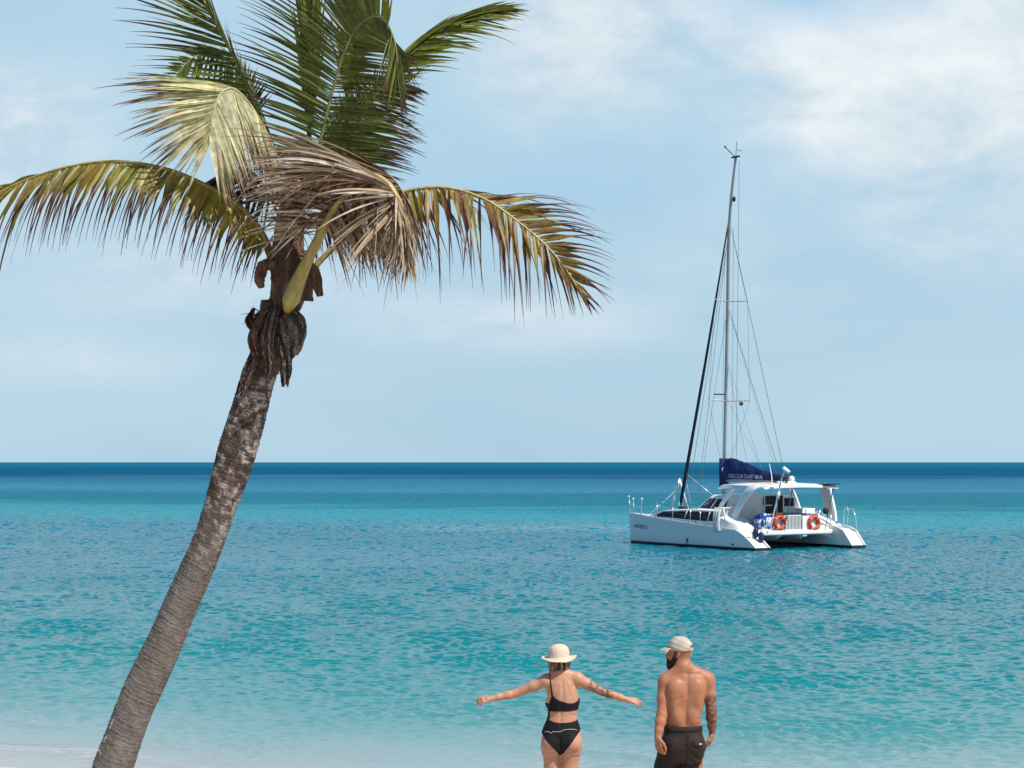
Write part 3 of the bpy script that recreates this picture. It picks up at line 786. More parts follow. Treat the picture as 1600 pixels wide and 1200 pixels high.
# pale drying frond folded over to the left
frond('pale drying frond folded over with brown tips', [(440, 275, -.02), (428, 235, -.06), (410, 195, -.1), (388, 160, -.15), (366, 139, -.2), (348, 142, -.25), (337, 162, -.29), (331, 188, -.31), (329, 212, -.32)], .013, .004,
      [(.42, (-.95, .22, -.05), 150), (.55, (-.97, .19, -.1), 165), (.68, (-1, .08, -.1), 140), (.82, (-.95, -.22, -.05), 125), (.92, (-.8, -.55, 0), 105), (1, (-.4, -.9, 0), 80)],
      [(.05, (.0, -.75, -.3), 12), (.2, (.12, -1, -.25), 48), (.3, (.2, -1, -.25), 95), (.4, (.26, -1, -.2), 125), (.6, (.34, -1, -.1), 140), (.8, (.40, -1, .0), 140), (1, (.2, -1, .0), 105)],
      [PALE, (.60, .61, .42), (.68, .62, .43), (.62, .58, .38), (.52, .55, .33)], (.21, .12, .085), .66, 225, .03, droop=.5, wid=.033, thin=.5, seed=10, stemc=((.50, .42, .20), (.60, .55, .34)), jit=.05, ljit=.16)
# dark leaflets behind the pale frond
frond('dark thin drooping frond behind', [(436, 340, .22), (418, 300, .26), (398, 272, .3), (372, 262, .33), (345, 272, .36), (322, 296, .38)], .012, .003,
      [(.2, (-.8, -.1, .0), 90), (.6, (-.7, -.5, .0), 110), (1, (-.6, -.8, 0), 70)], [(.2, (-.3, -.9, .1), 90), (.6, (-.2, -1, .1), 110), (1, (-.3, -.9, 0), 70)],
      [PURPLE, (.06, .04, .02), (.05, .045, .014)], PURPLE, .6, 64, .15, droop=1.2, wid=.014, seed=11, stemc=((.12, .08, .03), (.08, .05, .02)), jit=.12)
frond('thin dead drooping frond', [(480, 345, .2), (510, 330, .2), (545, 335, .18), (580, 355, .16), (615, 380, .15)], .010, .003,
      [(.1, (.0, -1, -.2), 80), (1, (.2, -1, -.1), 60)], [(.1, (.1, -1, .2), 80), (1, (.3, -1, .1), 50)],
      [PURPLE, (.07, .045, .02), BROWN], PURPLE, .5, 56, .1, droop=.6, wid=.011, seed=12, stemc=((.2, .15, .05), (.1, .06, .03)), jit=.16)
# dead brown frond in front with its thick yellow stalk
def stalk(c): return float(np.interp(c, [0, .05, .12, .22, .4, .5, .7, 1], [.030, .076, .066, .046, .036, .030, .018, .006]))
frond('dead brown frond broken over its yellow stalk', [(450, 487, -.13), (455, 468, -.17), (470, 430, -.2), (490, 388, -.24), (512, 345, -.29), (534, 308, -.34), (556, 283, -.4), (582, 274, -.46), (608, 288, -.5), (628, 322, -.52), (640, 362, -.52), (646, 396, -.51)], stalk, None,
      [(.34, (-.95, .06, -.12), 95), (.45, (-1, .18, -.15), 118), (.55, (-1, .28, -.15), 140), (.66, (-1, .30, -.15), 165), (.76, (-.85, .20, -.25), 130), (.84, (-.2, -.9, -.2), 90), (1, (-.1, -1, 0), 40)],
      [(.36, (.42, -.72, -.12), 82), (.5, (.48, -.8, -.15), 100), (.65, (.40, -.85, -.15), 95), (.8, (.10, -1, -.15), 70), (1, (.0, -1, 0), 35)],
      [TAN, (.27, .195, .125), LTAN, DTAN, (.40, .31, .22), TAN, (.19, .118, .076), (.48, .39, .30)], (.42, .34, .27), .80, 380, .3, droop=.95, wid=.0145, seed=13, stemc=((.46, .40, .10), (.52, .36, .14)), mat=M_dead,
      jit=.14, ljit=.28, wtwist=.8, brk=.28, stemflat=(1.0, .62))
# brown husk behind: a second layer of dry leaflets over the fold
frond('dry brown leaflets over the fold', [(520, 318, -.20), (548, 282, -.26), (580, 266, -.32), (610, 275, -.36), (632, 305, -.38), (645, 345, -.38)], .008, .003,
      [(.05, (-1, .2, -.05), 108), (.4, (-1, .30, -.05), 145), (.7, (-.95, .26, -.1), 155), (.85, (-.2, -.9, -.1), 90), (1, (-.1, -1, 0), 50)],
      [(.05, (.45, -.8, .05), 95), (.4, (.48, -.8, 0), 100), (.7, (.20, -1, 0), 82), (1, (.05, -1, 0), 50)],
      [(.24, .155, .10), TAN, DTAN, LTAN, (.18, .11, .07)], (.30, .22, .16), .8, 270, .02, droop=1.0, wid=.014, seed=14, stemc=(TAN, TAN), mat=M_dead, jit=.15, ljit=.3, wtwist=.8, brk=.28)
# ------------------------------------------------------------------ catamaran: s forward from the stern, t to starboard, z up
BA = R(33); BO = Vector((12.899, 78.035, 0))
boat = empty('catamaran', BO, 0.0)
tag(boat, 'white sailing catamaran at anchor with furled sails', 'catamaran')
FW = Vector((-math.sin(BA), math.cos(BA), 0)); ST = Vector((math.cos(BA), math.sin(BA), 0))
def B(s, t, z): return FW * s + ST * t + Vector((0, 0, z))
def BW(s, t, z): return BO + B(s, t, z)
M_gel = simple_mat('white_gelcoat', (.80, .80, .785), 0.28, 0.5, var=.035, scale=2.2)
M_grey = simple_mat('grey_gelcoat', (.62, .63, .62), 0.4, 0.5, var=.05, scale=3)  # plain grey for the console, roof side panel and straps
M_glass = simple_mat('tinted_window', (.010, .013, .020), 0.12, 0.25, var=.2, scale=2)
M_steel = simple_mat('steel_tube', (.72, .72, .71), 0.25, 0.5, metal=.55, var=.08)
M_mast = simple_mat('mast_alloy', (.44, .44, .42), 0.4, 0.5, metal=.25, var=.08, scale=3)
M_wire = simple_mat('rigging_wire', (.14, .15, .16), 0.4, 0.5, metal=.4)
M_rope = simple_mat('rope', (.10, .10, .11), 0.8, 0.2, var=.3, scale=30)
M_navy = simple_mat('navy_canvas', (.010, .022, .105), 0.75, 0.25, var=.35, scale=5, bump=.5, bscale=14)
M_jib = simple_mat('furled_jib', (.014, .022, .034), 0.8, 0.2, var=.4, scale=9, bump=.4)
M_black = simple_mat('black_rubber', (.018, .018, .02), 0.6, 0.3)
M_shade_gear = simple_mat('opening_shade_and_gear', (.035, .028, .024), 0.7, 0.3, var=.4, scale=5)  # very dark brown: painted shade of the door opening, also bags and block
M_orange = simple_mat('orange_foam', (.58, .075, .018), 0.55, 0.4, var=.16, scale=14, bump=.15)
M_white = simple_mat('white_plastic', (.80, .80, .80), 0.4, 0.5)
M_blue = simple_mat('blue_fender', (.010, .030, .085), 0.5, 0.4, var=.25, scale=9)
M_bluec = simple_mat('dark_blue_trim', (.012, .035, .085), 0.6, 0.3)
def hull_mat():
    n = NT('hull_paint')
    o = n.obj(); sp = n.n('ShaderNodeSeparateXYZ'); n.l(o, sp.inputs[0]); z = sp.outputs[2]
    f = n.noise(o, 2.0, 5, .6); st_ = n.noise(n.mapping(o, (9, 9, .7)), 1.0, 5, .65)
    c = n.mix(f, (.70, .71, .69), (.75, .755, .74))
    c = n.mix(n.math('MULTIPLY', n.maprange(st_, .58, .75), n.maprange(z, .9, .1)), c, (.66, .655, .61))
    edge = n.math('ADD', z, n.math('MULTIPLY', n.math('SUBTRACT', f, .5), .02))
    c = n.mix(n.maprange(edge, .125, .115), c, (.022, .022, .024))
    return n.done(n.principled(c, 0.25, 0.5))
M_hull = hull_mat()

def sheer(s): return float(np.interp(s, [0, .32, .67, 1.0, 1.25, 1.69, 2.0, 3.4, 5.4, 7.8, 9.5], [.12, .35, .58, .76, .84, .87, .89, .985, 1.12, 1.28, 1.40]))
def sheer_st(s): return float(np.interp(s, [-.35, -.22, .05, .35, .8, 1.37, 2.0, 3.4, 5.4, 7.8, 9.5], [.10, .36, .66, .86, .96, 1.0, .96, .99, 1.12, 1.28, 1.40]))
def halfw(s): return float(np.interp(s, [0, 2, 4, 6, 7.5, 8.6, 9.2, 9.5], [.42, .44, .45, .42, .33, .19, .08, .02]))
def hull(side):
    tc = 2.62 * side
    stations = [-.0, .02, .45, .452, .80, .802, 1.12, 1.122, 1.30, 1.5, 2.0, 2.8, 3.6, 4.5, 5.4, 6.2, 7.0, 7.6, 8.1, 8.6, 8.9, 9.15, 9.35, 9.47, 9.50]
    rings = []
    for s in stations:
        if side > 0 and s < 1.4: s = -.35 + s * (1.75 / 1.4)
        w_ = halfw(s); z1 = sheer(s) if side < 0 else sheer_st(s)
        k = max(0.0, min(1, (s - 8.2) / 1.3))
        rake = 0.22 * k * 0.6
        pass
        floor = max(.07, z1 - .10) if s < 1.25 else z1 + .03
        rim = .07 if s < 1.25 else .03
        wi = max(.01, w_ - rim)
        keel = -.55 if s > 0.6 else -.28
        keel = keel * (1 - .6 * k)
        def q(t_, z_, ds=0.0):
            sh = -rake * (1 - max(0, z_) / 1.4) if z_ >= -.6 else 0
            return B(s + sh, tc + t_, z_)
        ch = z1 - .17 if s > 1.3 else z1 * .8
        rings.append([q(0, keel), q(-w_ * .62, keel * .72), q(-w_ * .90, -.05), q(-w_ * .965, z1 * .45), q(-w_ * .985, ch), q(-w_, ch + .02), q(-w_, z1), q(-wi, z1), q(-wi + .004, floor), 
                      q(wi - .004, floor), q(wi, z1), q(w_, z1), q(w_, ch + .02), q(w_ * .985, ch), q(w_ * .965, z1 * .45), q(w_ * .90, -.05), q(w_ * .62, keel * .72)])
    mb = MB(); mb.loft(rings)
    return mb.build('hull', M_hull, boat, smooth=True, auto=28)
hulls = [hull(-1), hull(1)]
# writing on the port bow (read as well as the photograph allows) and on the sail cover
def lettering(txt, size, origin, ux, uz, mat, parent, name, extr=.004, sx=1.0):
    cu = bpy.data.curves.new(name, 'FONT'); cu.body = txt; cu.size = size; cu.extrude = extr
    tmp = bpy.data.objects.new(name, cu); COL.objects.link(tmp)
    bpy.context.view_layer.update()
    me = bpy.data.meshes.new_from_object(tmp.evaluated_get(bpy.context.evaluated_depsgraph_get()))
    COL.objects.unlink(tmp); bpy.data.objects.remove(tmp)
    ux, uz = Vector(ux).normalized(), Vector(uz).normalized(); nn = ux.cross(uz)
    for v in me.vertices:
        x, y, z = v.co
        v.co = Vector(origin) + ux * x * sx + uz * y + nn * z
    me.name = name
    return link_mesh(name, me, mat, parent, smooth=False)
M_letter = simple_mat('grey_lettering', (.27, .33, .36), 0.5, 0.4)
M_letterw = simple_mat('white_lettering', (.40, .43, .54), 0.7, 0.3)
wn = lambda s: -2.62 - halfw(s) * .985
p0_ = B(8.98, wn(8.98) - .02, .72); p1_ = B(7.62, wn(7.62) - .022, .68)
lettering('WINGSBELLA', .27, p0_, p1_ - p0_, (0, 0, 1), M_letter, hulls[0], 'boat_name', sx=.80)

# bridge deck between the hulls
mb = MB()
rings = []
for s, zb, zt in [(1.0, .60, .80), (1.3, .56, .95), (3, .58, 1.0), (5, .66, 1.1), (6.6, .80, 1.2), (7.0, .95, 1.22)]:
    rings.append([B(s, -2.35, .35 if s < 6.5 else .7), B(s, -1.75, zb), B(s, 1.75, zb), B(s, 2.35, .35 if s < 6.5 else .7), B(s, 2.35, zt), B(s, 0, zt + .02), B(s, -2.35, zt)])
mb.loft(rings); mb.build('bridge_deck', M_gel, boat)
mb = MB()   # nacelle pods under the deck
for t0, wn_ in ((.85, .42), (-.55, .25)):
    mb2 = MB(); rr_ = []
    for s, d in [(1.12, .01), (1.6, .22), (2.6, .30), (5.0, .26), (6.4, .02)]:
        rr_.append([B(s, t0 - wn_, .585), B(s, t0 + wn_ * .2, .585 - d), B(s, t0 + wn_, .585)])
    mb2.loft(rr_); mb2.build('nacelle', M_gel, boat)
# aft beam and seat back
mb = MB(); mb.box(B(1.0, .02, .70), (4.55, .34, .20), Matrix.Rotation(BA, 3, 'Z')); mb.build('aft_beam', M_gel, boat, bevel=.05)
RB = Matrix.Rotation(BA, 3, 'Z')
mb = MB(); mb.box(B(1.05, .02, 1.12), (.98, .07, .66), RB); sb_ = mb.build('seat_back', M_gel, boat, bevel=.02)
for k in range(12):
    mb = MB(); mb.box(B(1.008, -.43 + k * .0825, 1.12), (.030, .012, .62), RB); mb.build('stripe', M_bluec, sb_)
mb = MB(); mb.tube(crom([B(1.02, -1.25, 1.50), B(1.02, -.5, 1.535), B(1.02, .3, 1.53), B(1.02, .75, 1.47)], 6), .035, 8); mb.build('seat_piping', M_bluec, boat, smooth=True)
mb = MB(); mb.box(B(1.02, .95, 1.06), (.86, .09, .70), RB); mb.build('transom_panel', M_gel, boat, bevel=.04)
mb = MB(); mb.box(B(1.06, -.98, 1.06), (.62, .07, .62), RB); mb.build('transom_panel', M_gel, boat, bevel=.03)
mb = MB(); mb.box(B(.93, .56, .66), (.24, .12, .30), RB); mb.build('motor_bracket', M_gel, boat, bevel=.03)

# cockpit coamings flowing down to the stern steps
for sd_ in (-1, 1):
    mb = MB(); rr_ = []
    for s, zt, ti, to in [(.72, .70, 2.24, 2.95), (.95, .86, 2.2, 2.98), (1.25, 1.06, 2.12, 3.0), (1.6, 1.22, 2.0, 2.98), (2.1, 1.36, 1.9, 2.95), (2.7, 1.50, 1.85, 2.90), (3.6, 1.62, 1.8, 2.88)]:
        z0 = min(sheer(s) - .02, zt - .06)
        rr_.append([B(s, sd_ * ti, z0 - .15), B(s, sd_ * ti, zt - .05), B(s, sd_ * (ti + .06), zt), B(s, sd_ * (to - .18), zt - .03), B(s, sd_ * (to - .06), zt - .12), B(s, sd_ * to, z0)])
    mb.loft(rr_); mb.build('cockpit_coaming', M_gel, boat, smooth=True, auto=40)
# raised side decks with the long window band
def band_z(s): return float(np.interp(s, [2.5, 3.3, 5.0, 6.4, 7.2, 7.7], [1.68, 1.68, 1.67, 1.60, 1.46, 1.32]))
for sd_ in (-1, 1):
    mb = MB(); rr_ = []
    for s in (2.55, 2.75, 3.5, 4.3, 5.0, 5.8, 6.4, 6.9, 7.2, 7.5, 7.75):
        z0 = sheer(s); z1 = max(z0 + .04, band_z(s)); to = min(2.92, 2.62 + halfw(s) - .08)
        rr_.append([B(s, sd_ * 1.9, z0), B(s, sd_ * 1.9, z1 + .02), B(s, sd_ * 2.4, z1 + .02), B(s, sd_ * (to - .12), z1), B(s, sd_ * (to - .05), z1 - .06 * (z1 - z0)), B(s, sd_ * to, z0)])
    mb.loft(rr_); sdk = mb.build('side_cabin', M_gel, boat, smooth=True, auto=35)
    mb = MB()
    outl = [(7.15, .22, .50), (6.6, .25, .92), (5.8, .25, .90), (4.6, .25, .90), (3.5, .27, .90), (2.95, .35, .90)]
    up, dn = [], []
    for s, a_, b_ in outl:
        z0 = sheer(s); z1 = max(z0 + .04, band_z(s)); to = min(2.92, 2.62 + halfw(s) - .08)
        f_ = lambda q_: B(s, sd_ * (to - .05 * q_ + .012), z0 + (z1 - .03 - z0) * q_)
        up.append(f_(b_)); dn.append(f_(a_))
    n_ = len(up)
    vs = up + dn + [v - ST * sd_ * .03 for v in up] + [v - ST * sd_ * .03 for v in dn]
    fs = []
    for k in range(n_ - 1):
        fs += [(k, k + 1, n_ + k + 1, n_ + k), (2 * n_ + k, 3 * n_ + k, 3 * n_ + k + 1, 2 * n_ + k + 1), (k, 2 * n_ + k, 2 * n_ + k + 1, k + 1), (n_ + k, n_ + k + 1, 3 * n_ + k + 1, 3 * n_ + k)]
    fs += [(0, n_, 3 * n_, 2 * n_), (n_ - 1, 3 * n_ - 1, 4 * n_ - 1, 2 * n_ - 1)]
    mb.add(vs, fs); wnd = mb.build('side_window', M_glass, sdk)
    for s in (4.86, 3.25):
        z0 = sheer(s); z1 = band_z(s); to = min(2.92, 2.62 + halfw(s) - .08)
        mb = MB(); mb.tube([B(s + .08, sd_ * (to + .02), z0 + .2), B(s - .06, sd_ * (to - .02), z0 + (z1 - z0) * .88)], [.026, .022], 6, flat=(1, .5)); mb.build('window_stay', M_white, sdk, smooth=True)

# main cabin
base_o = [(3.0, 2.02), (4.6, 2.0), (5.35, 1.85), (6.05, 1.35), (6.5, .65), (6.6, 0)]
top_o = [(3.0, 1.86), (4.1, 1.84), (4.65, 1.68), (5.2, 1.22), (5.55, .6), (5.62, 0)]
full = lambda o_: o_ + [(s, -t) for s, t in o_[-2::-1]]
bo, to_ = full(base_o), full(top_o)
def cabwall(k, q):   # point on the wall between outline stations k (float) at height fraction q
    i = min(int(k), len(bo) - 2); f_ = k - i
    b = [bo[i][j] + (bo[i + 1][j] - bo[i][j]) * f_ for j in (0, 1)]; t = [to_[i][j] + (to_[i + 1][j] - to_[i][j]) * f_ for j in (0, 1)]
    return B(b[0] + (t[0] - b[0]) * q, b[1] + (t[1] - b[1]) * q, 1.62 + (2.20 - 1.62) * q)
mb = MB()
ctrs = (3.9, 0)
rings = [[B(s, t, 1.0) for s, t in bo], [B(s, t, 1.62) for s, t in bo], [cabwall(i, 1.0) for i in range(len(bo))]]
for sc, z in ((.965, 2.255), (.88, 2.30), (.6, 2.335), (.2, 2.35)):
    rings.append([B(3.0 + (s - 3.0) * sc, t * sc, z) for s, t in to_])
mb.loft(rings)
cabin = mb.build('cabin', M_gel, boat, smooth=True, auto=38)
def wpanel(k0, k1, q0, q1, name='cabin_window', skew=0.0, st_=5):
    mb = MB(); a, b = [], []
    cen = B(3.9, 0, 1.9)
    for i in range(st_ + 1):
        k = k0 + (k1 - k0) * i / st_
        for lst, q in ((a, q0), (b, q1)):
            kk = k + (skew * (1 if q == q1 else 0) * (1 - i / st_))
            p = cabwall(kk, q); d = (p - cen); d.z = 0; d.normalize(); lst.append((p + d * .014, p - d * .02))
    m = st_ + 1
    vs = [x[0] for x in a] + [x[0] for x in b] + [x[1] for x in a] + [x[1] for x in b]
    fs = []
    for i in range(st_):
        fs += [(i, i + 1, m + i + 1, m + i), (2 * m + i, 3 * m + i, 3 * m + i + 1, 2 * m + i + 1), (i, 2 * m + i, 2 * m + i + 1, i + 1), (m + i, m + i + 1, 3 * m + i + 1, 3 * m + i)]
    fs += [(0, m, 3 * m, 2 * m), (m - 1, 3 * m - 1, 4 * m - 1, 2 * m - 1)]
    mb.add(vs, fs); return mb.build(name, M_glass, cabin)
for sgn in (0, 1):
    f_ = (lambda k: k) if sgn == 0 else (lambda k: 10 - k)
    wpanel(f_(.15), f_(.78), .14, .90)
    wpanel(f_(.88), f_(3.0), .10, .92, st_=12)
    wpanel(f_(3.12), f_(3.95), .10, .92)
wpanel(4.05, 5.95, .10, .92, st_=6)
# aft bulkhead: door opening as a dark panel painted with its shade, window
mb = MB(); mb.box(B(2.985, .60, 1.68), (1.10, .05, 1.16), RB); door = mb.build('doorway_shade', M_shade_gear, cabin)
mb = MB(); mb.box(B(2.955, .20, 2.02), (.44, .02, .30), RB); mb.build('door_pane', M_glass, door)
mb = MB(); mb.box(B(2.95, .26, 1.84), (.44, .04, .05), RB); mb.build('galley_shelf', M_white, door, bevel=.01)
for t_, w_ in ((.045, .05), (.76, .06), (1.16, .06)):
    mb = MB(); mb.box(B(2.965, t_, 1.68), (w_, .07, 1.20), RB); mb.build('door_frame', M_gel, cabin, bevel=.012)
mb = MB(); mb.box(B(2.98, 1.52, 1.97), (.58, .05, .36), RB); mb.build('aft_window', M_glass, cabin, bevel=.01)
mb = MB(); mb.box(B(2.75, -.35, 1.20), (.7, .5, .45), RB); mb.build('helm_console', M_grey, cabin, bevel=.04)
mb = MB(); mb.torus(B(2.45, -1.05, 1.45), .26, .014, RB @ Vector((1, 0, 0)), (0, 0, 1), 24, 6); mb.tube([B(2.75, -1.05, 1.0), B(2.5, -1.05, 1.45)], .03, 6)
for a_ in range(3):
    mb.tube([B(2.45, -1.05, 1.45), B(2.45, -1.05, 1.45) + RB @ Vector((math.cos(a_ * 2.1), 0, math.sin(a_ * 2.1))) * .26], .008, 5)
mb.build('steering_wheel', M_steel, boat, smooth=True)
mb = MB(); mb.box(B(2.62, -.05, 1.38), (.22, .16, .26), RB); mb.build('cockpit_bag', M_shade_gear, boat, bevel=.05)
mb = MB(); mb.box(B(2.2, 1.6, 1.40), (.9, 1.3, .16), RB); mb.build('seat_cushion', M_gel, boat, bevel=.05)

# arches and hard top
def strap(name, pts_, w, th, wdir, parent=boat, mat=M_gel):
    pp = crom(pts_, 8); m = len(pp); rr_ = []
    for i, p in enumerate(pp):
        tn = (pp[min(i + 1, m - 1)] - pp[max(i - 1, 0)]).normalized()
        wd = (Vector(wdir) - tn * tn.dot(Vector(wdir))).normalized(); nn = tn.cross(wd)
        ww = np.interp(i / (m - 1), np.linspace(0, 1, len(w)), w) / 2
        rr_.append([p + wd * ww + nn * th * .3, p + wd * ww * .8 + nn * th * .5, p - wd * ww * .8 + nn * th * .5, p - wd * ww + nn * th * .3, p - wd * ww - nn * th * .3, p - wd * ww * .8 - nn * th * .5, p + wd * ww * .8 - nn * th * .5, p + wd * ww - nn * th * .3])
    mb = MB(); mb.loft(rr_); return mb.build(name, mat, parent, smooth=True, auto=50)
strap('roof_arch', [B(3.30, -2.3, 1.60), B(2.98, -2.28, 2.05), B(2.50, -2.2, 2.46), B(2.12, -2.1, 2.68), B(1.6, -1.9, 2.76)], [.24, .22, .22, .26], .09, FW)
strap('roof_arch', [B(2.10, -2.46, 1.28), B(1.85, -2.44, 1.75), B(1.52, -2.36, 2.26), B(1.18, -2.28, 2.56), B(.85, -2.15, 2.70), B(.6, -1.9, 2.76)], [.34, .36, .42, .50, .5], .11, FW)
strap('roof_arch', [B(3.20, 2.35, 1.60), B(3.36, 2.3, 2.05), B(3.50, 2.2, 2.46), B(3.4, 1.9, 2.72)], [.22, .20, .22, .26], .09, FW)
mb = MB()
mb.prism([(1.85, 2.66), (1.60, 1.95), (1.60, 1.60), (.98, 1.20), (.98, 1.66), (1.16, 2.28), (1.22, 2.70)], lambda u_, v_, d: B(u_, d, v_), 2.32, 2.40)
mb.build('roof_side_panel', M_grey, boat, bevel=.015)
strap('roof_arch', [B(.92, 2.42, 1.15), B(.98, 2.42, 1.6), B(1.14, 2.40, 2.2), B(1.22, 2.34, 2.62), B(1.35, 2.1, 2.76)], [.14, .14, .14, .2], .12, FW)
mb = MB(); rr_ = []
for s, zz, w_ in [(.42, 2.70, 2.15), (.50, 2.74, 2.2), (1.4, 2.80, 2.22), (2.6, 2.83, 2.15), (3.6, 2.78, 1.95), (4.0, 2.66, 1.8)]:
    rr_.append([B(s, -w_, zz - .10), B(s, -w_ * .6, zz - .05), B(s, 0, zz - .03), B(s, w_ * .6, zz - .05), B(s, w_, zz - .10), B(s, w_, zz - .05), B(s, w_ * .9, zz), B(s, w_ * .5, zz + .04), B(s, 0, zz + .055), B(s, -w_ * .5, zz + .04), B(s, -w_ * .9, zz), B(s, -w_, zz - .05)])
mb.loft(rr_); roof = mb.build('hardtop', M_gel, boat, smooth=True, auto=40)
mb = MB(); mb.box(B(.62, 1.72, 2.80), (.95, .62, .035), RB @ Matrix.Rotation(R(-3), 3, 'X')); mb.build('solar_panel', M_black, roof, bevel=.008)
mb = MB(); mb.box(B(.6, .1, 2.66), (2.9, .10, .05), RB); mb.build('rolled_side_curtain', M_black, roof, bevel=.02)
mb = MB(); mb.box(B(1.6, .35, 2.90), (.5, .35, .08), RB, taper=.7); mb.sphere(B(1.6, .45, 3.03), .14, 14, 9); mb.build('radar_dome', M_gel, roof, smooth=True, auto=40)
mb = MB(); mb.sphere(B(1.55, -.1, 3.10), .20, 12, 8, (1.2, 1, .75)); mb.tube([B(1.55, .1, 2.85), B(1.5, .15, 3.35)], .04, 6); mb.build('sail_bundle', M_black, roof, smooth=True)
mb = MB(); mb.box(B(1.2, -.6, 2.88), (.22, .14, .12), RB); mb.build('deck_light', M_white, roof, bevel=.03)

# mast, boom, sail cover
mast_pts = [B(5.72, 0, 2.30), B(5.62, 0, 5.0), B(5.40, 0, 10.5), B(5.22, 0, 14.9), B(4.76, 0, 17.8)]
mp = crom(mast_pts, 8)
mb = MB(); mb.tube(mp, [.085 - .03 * max(0, (p.z - 14) / 4) for p in mp], 14, flat=(1.25, .8), up=FW); mast = mb.build('mast', M_mast, boat, smooth=True)
def mast_at(z):
    for i in range(len(mp) - 1):
        if mp[i].z <= z <= mp[i + 1].z: return mp[i].lerp(mp[i + 1], (z - mp[i].z) / (mp[i + 1].z - mp[i].z))
    return mp[-1]
mb = MB(); mb.box(mast_at(17.8) + Vector((0, 0, .03)), (.5, .12, .06), Matrix.Rotation(BA + math.pi / 2, 3, 'Z')); mb.tube([mast_at(17.8), mast_at(17.8) + Vector((.05, 0, .75))], .012, 5); mb.tube([mast_at(17.8) + Vector((0.05, 0, .35)), mast_at(17.8) + Vector((.30, 0, .30))], .012, 5)
mb.tube([mast_at(17.8), mast_at(17.8) + Vector((-.42, 0, .42)), mast_at(17.8) + Vector((-.52, 0, .52))], [.02, .02, .05], 6); mb.build('masthead_gear', M_black, mast)
mb = MB(); mb.sphere(mast_at(15.9) + Vector((.12, -.1, 0)), .11, 8, 6, (.7, .7, 1.2)); mb.build('mast_light', M_black, mast, smooth=True)
tips = {}
for zz, wl_, wr_ in ((11.2, .98, .98), (6.6, 1.22, 1.22)):
    mb = MB(); c = mast_at(zz)
    tips[zz] = [c + ST * -wl_ - FW * .25 + Vector((0, 0, .03)), c + ST * wr_ - FW * .25 + Vector((0, 0, .03))]
    mb.tube([tips[zz][0], c, tips[zz][1]], [.022, .036, .022], 6); mb.build('spreader', M_mast, mast, smooth=True)
mb = MB(); mb.sphere(mast_at(6.6) + ST * .75 - FW * .2 + Vector((0, 0, -.12)), .10, 8, 6); mb.build('spreader_light', M_black, mast, smooth=True)
mb = MB(); mb.tube([mast_at(6.6) - ST * .7 + Vector((0, 0, .3)), mast_at(6.6) - ST * .1 + Vector((0, 0, .3))], .03, 6); mb.build('radar_bracket', M_black, mast, smooth=True)
mb = MB(); mb.tube([B(5.60, 0, 2.98), B(2.15, 0, 2.90)], .085, 10, flat=(1.2, .8)); boom = mb.build('boom', M_mast, boat, smooth=True)
# sail cover: high at the mast, sagging aft, with folds
mb = MB(); rr_ = []
rc = np.random.default_rng(3)
for i in range(25):
    q = i / 24; s = 5.78 - q * 3.95
    top = float(np.interp(q, [0, .04, .18, .35, .6, .85, 1], [3.90, 3.95, 3.97, 3.80, 3.52, 3.30, 3.20]))
    bot = float(np.interp(q, [0, .06, .2, .8, 1], [2.66, 2.95, 3.0, 2.96, 2.98]))
    w_ = float(np.interp(q, [0, .1, .5, 1], [.20, .27, .25, .14]))
    ring = []
    for k in range(16):
        a = 2 * math.pi * k / 16
        zz = (top + bot) / 2 + (top - bot) / 2 * math.sin(a)
        tt_ = w_ * math.cos(a) * (1 - .55 * max(0, math.sin(a))) * (1 + .16 * math.sin(9 * q * 3 + 2 * math.sin(a) * 2))
        ring.append(B(s, tt_ + .02 * rc.normal(), zz + .015 * rc.normal()))
    rr_.append(ring)
mb.loft(rr_); cover = mb.build('sail_cover', M_navy, boom, smooth=True)
mb = MB(); mb.tube([B(5.72, 0, 2.55), B(5.72, 0, 3.95)], .19, 12, flat=(1.15, .9)); mb.build('mast_boot', M_navy, boom, smooth=True)
a_, b_ = B(5.05, -.285, 3.08), B(2.6, -.25, 3.01)
lettering('SAILCLUB START BLUE', .25, a_, b_ - a_, (0, 0, 1), M_letterw, cover, 'sail_lettering', sx=.92)
mb = MB(); mb.box(B(5.5, -.25, 3.45), (.10, .02, .16), RB); mb.build('cover_badge', M_letterw, cover)
# furled headsail
mb = MB(); fs_ = [B(8.96, 0, 1.75), B(7.1, 0, 8.2), B(5.30, 0, 14.85)]
mb.tube(crom(fs_, 10), np.interp(np.arange(21), [0, 2, 10, 20], [.06, .085, .065, .03]), 10, jit=.04); mb.build('furled_headsail', M_jib, boat, smooth=True)
# white frame on the foredeck, with the dark bag under it
mb = MB()
for t_, s_, zt in ((-.38, 9.25, 3.0), (.30, 8.7, 2.98)):
    mb.tube([B(s_, t_, 1.4), B(9.0, 0, zt)], [.055, .045], 8)
mb.tube([B(8.95, -.14, 1.45), B(8.95, 0, 2.1), B(8.95, .14, 1.45)], .04, 8); mb.build('bow_frame', M_white, boat, smooth=True)
mb = MB(); mb.tube([B(8.4, .25, 1.35), B(8.62, .02, 3.3)], .022, 6); mb.tube([B(8.6, .02, 3.25), B(7.0, .9, 1.9)], .026, 6); mb.tube([B(8.7, -2.0, 1.36), B(9.05, -.15, 2.45)], .022, 6); mb.build('bow_strut', M_steel, boat, smooth=True)
mb = MB(); mb.box(B(8.5, -.2, 1.52), (.36, .30, .34), RB); mb.build('anchor_locker_bag', M_shade_gear, boat, bevel=.05)
mb = MB(); mb.tube([B(9.0, -2.5, 1.22), B(9.0, 2.5, 1.22)], .11, 10); mb.build('front_beam', M_gel, boat, smooth=True)
net = MB()
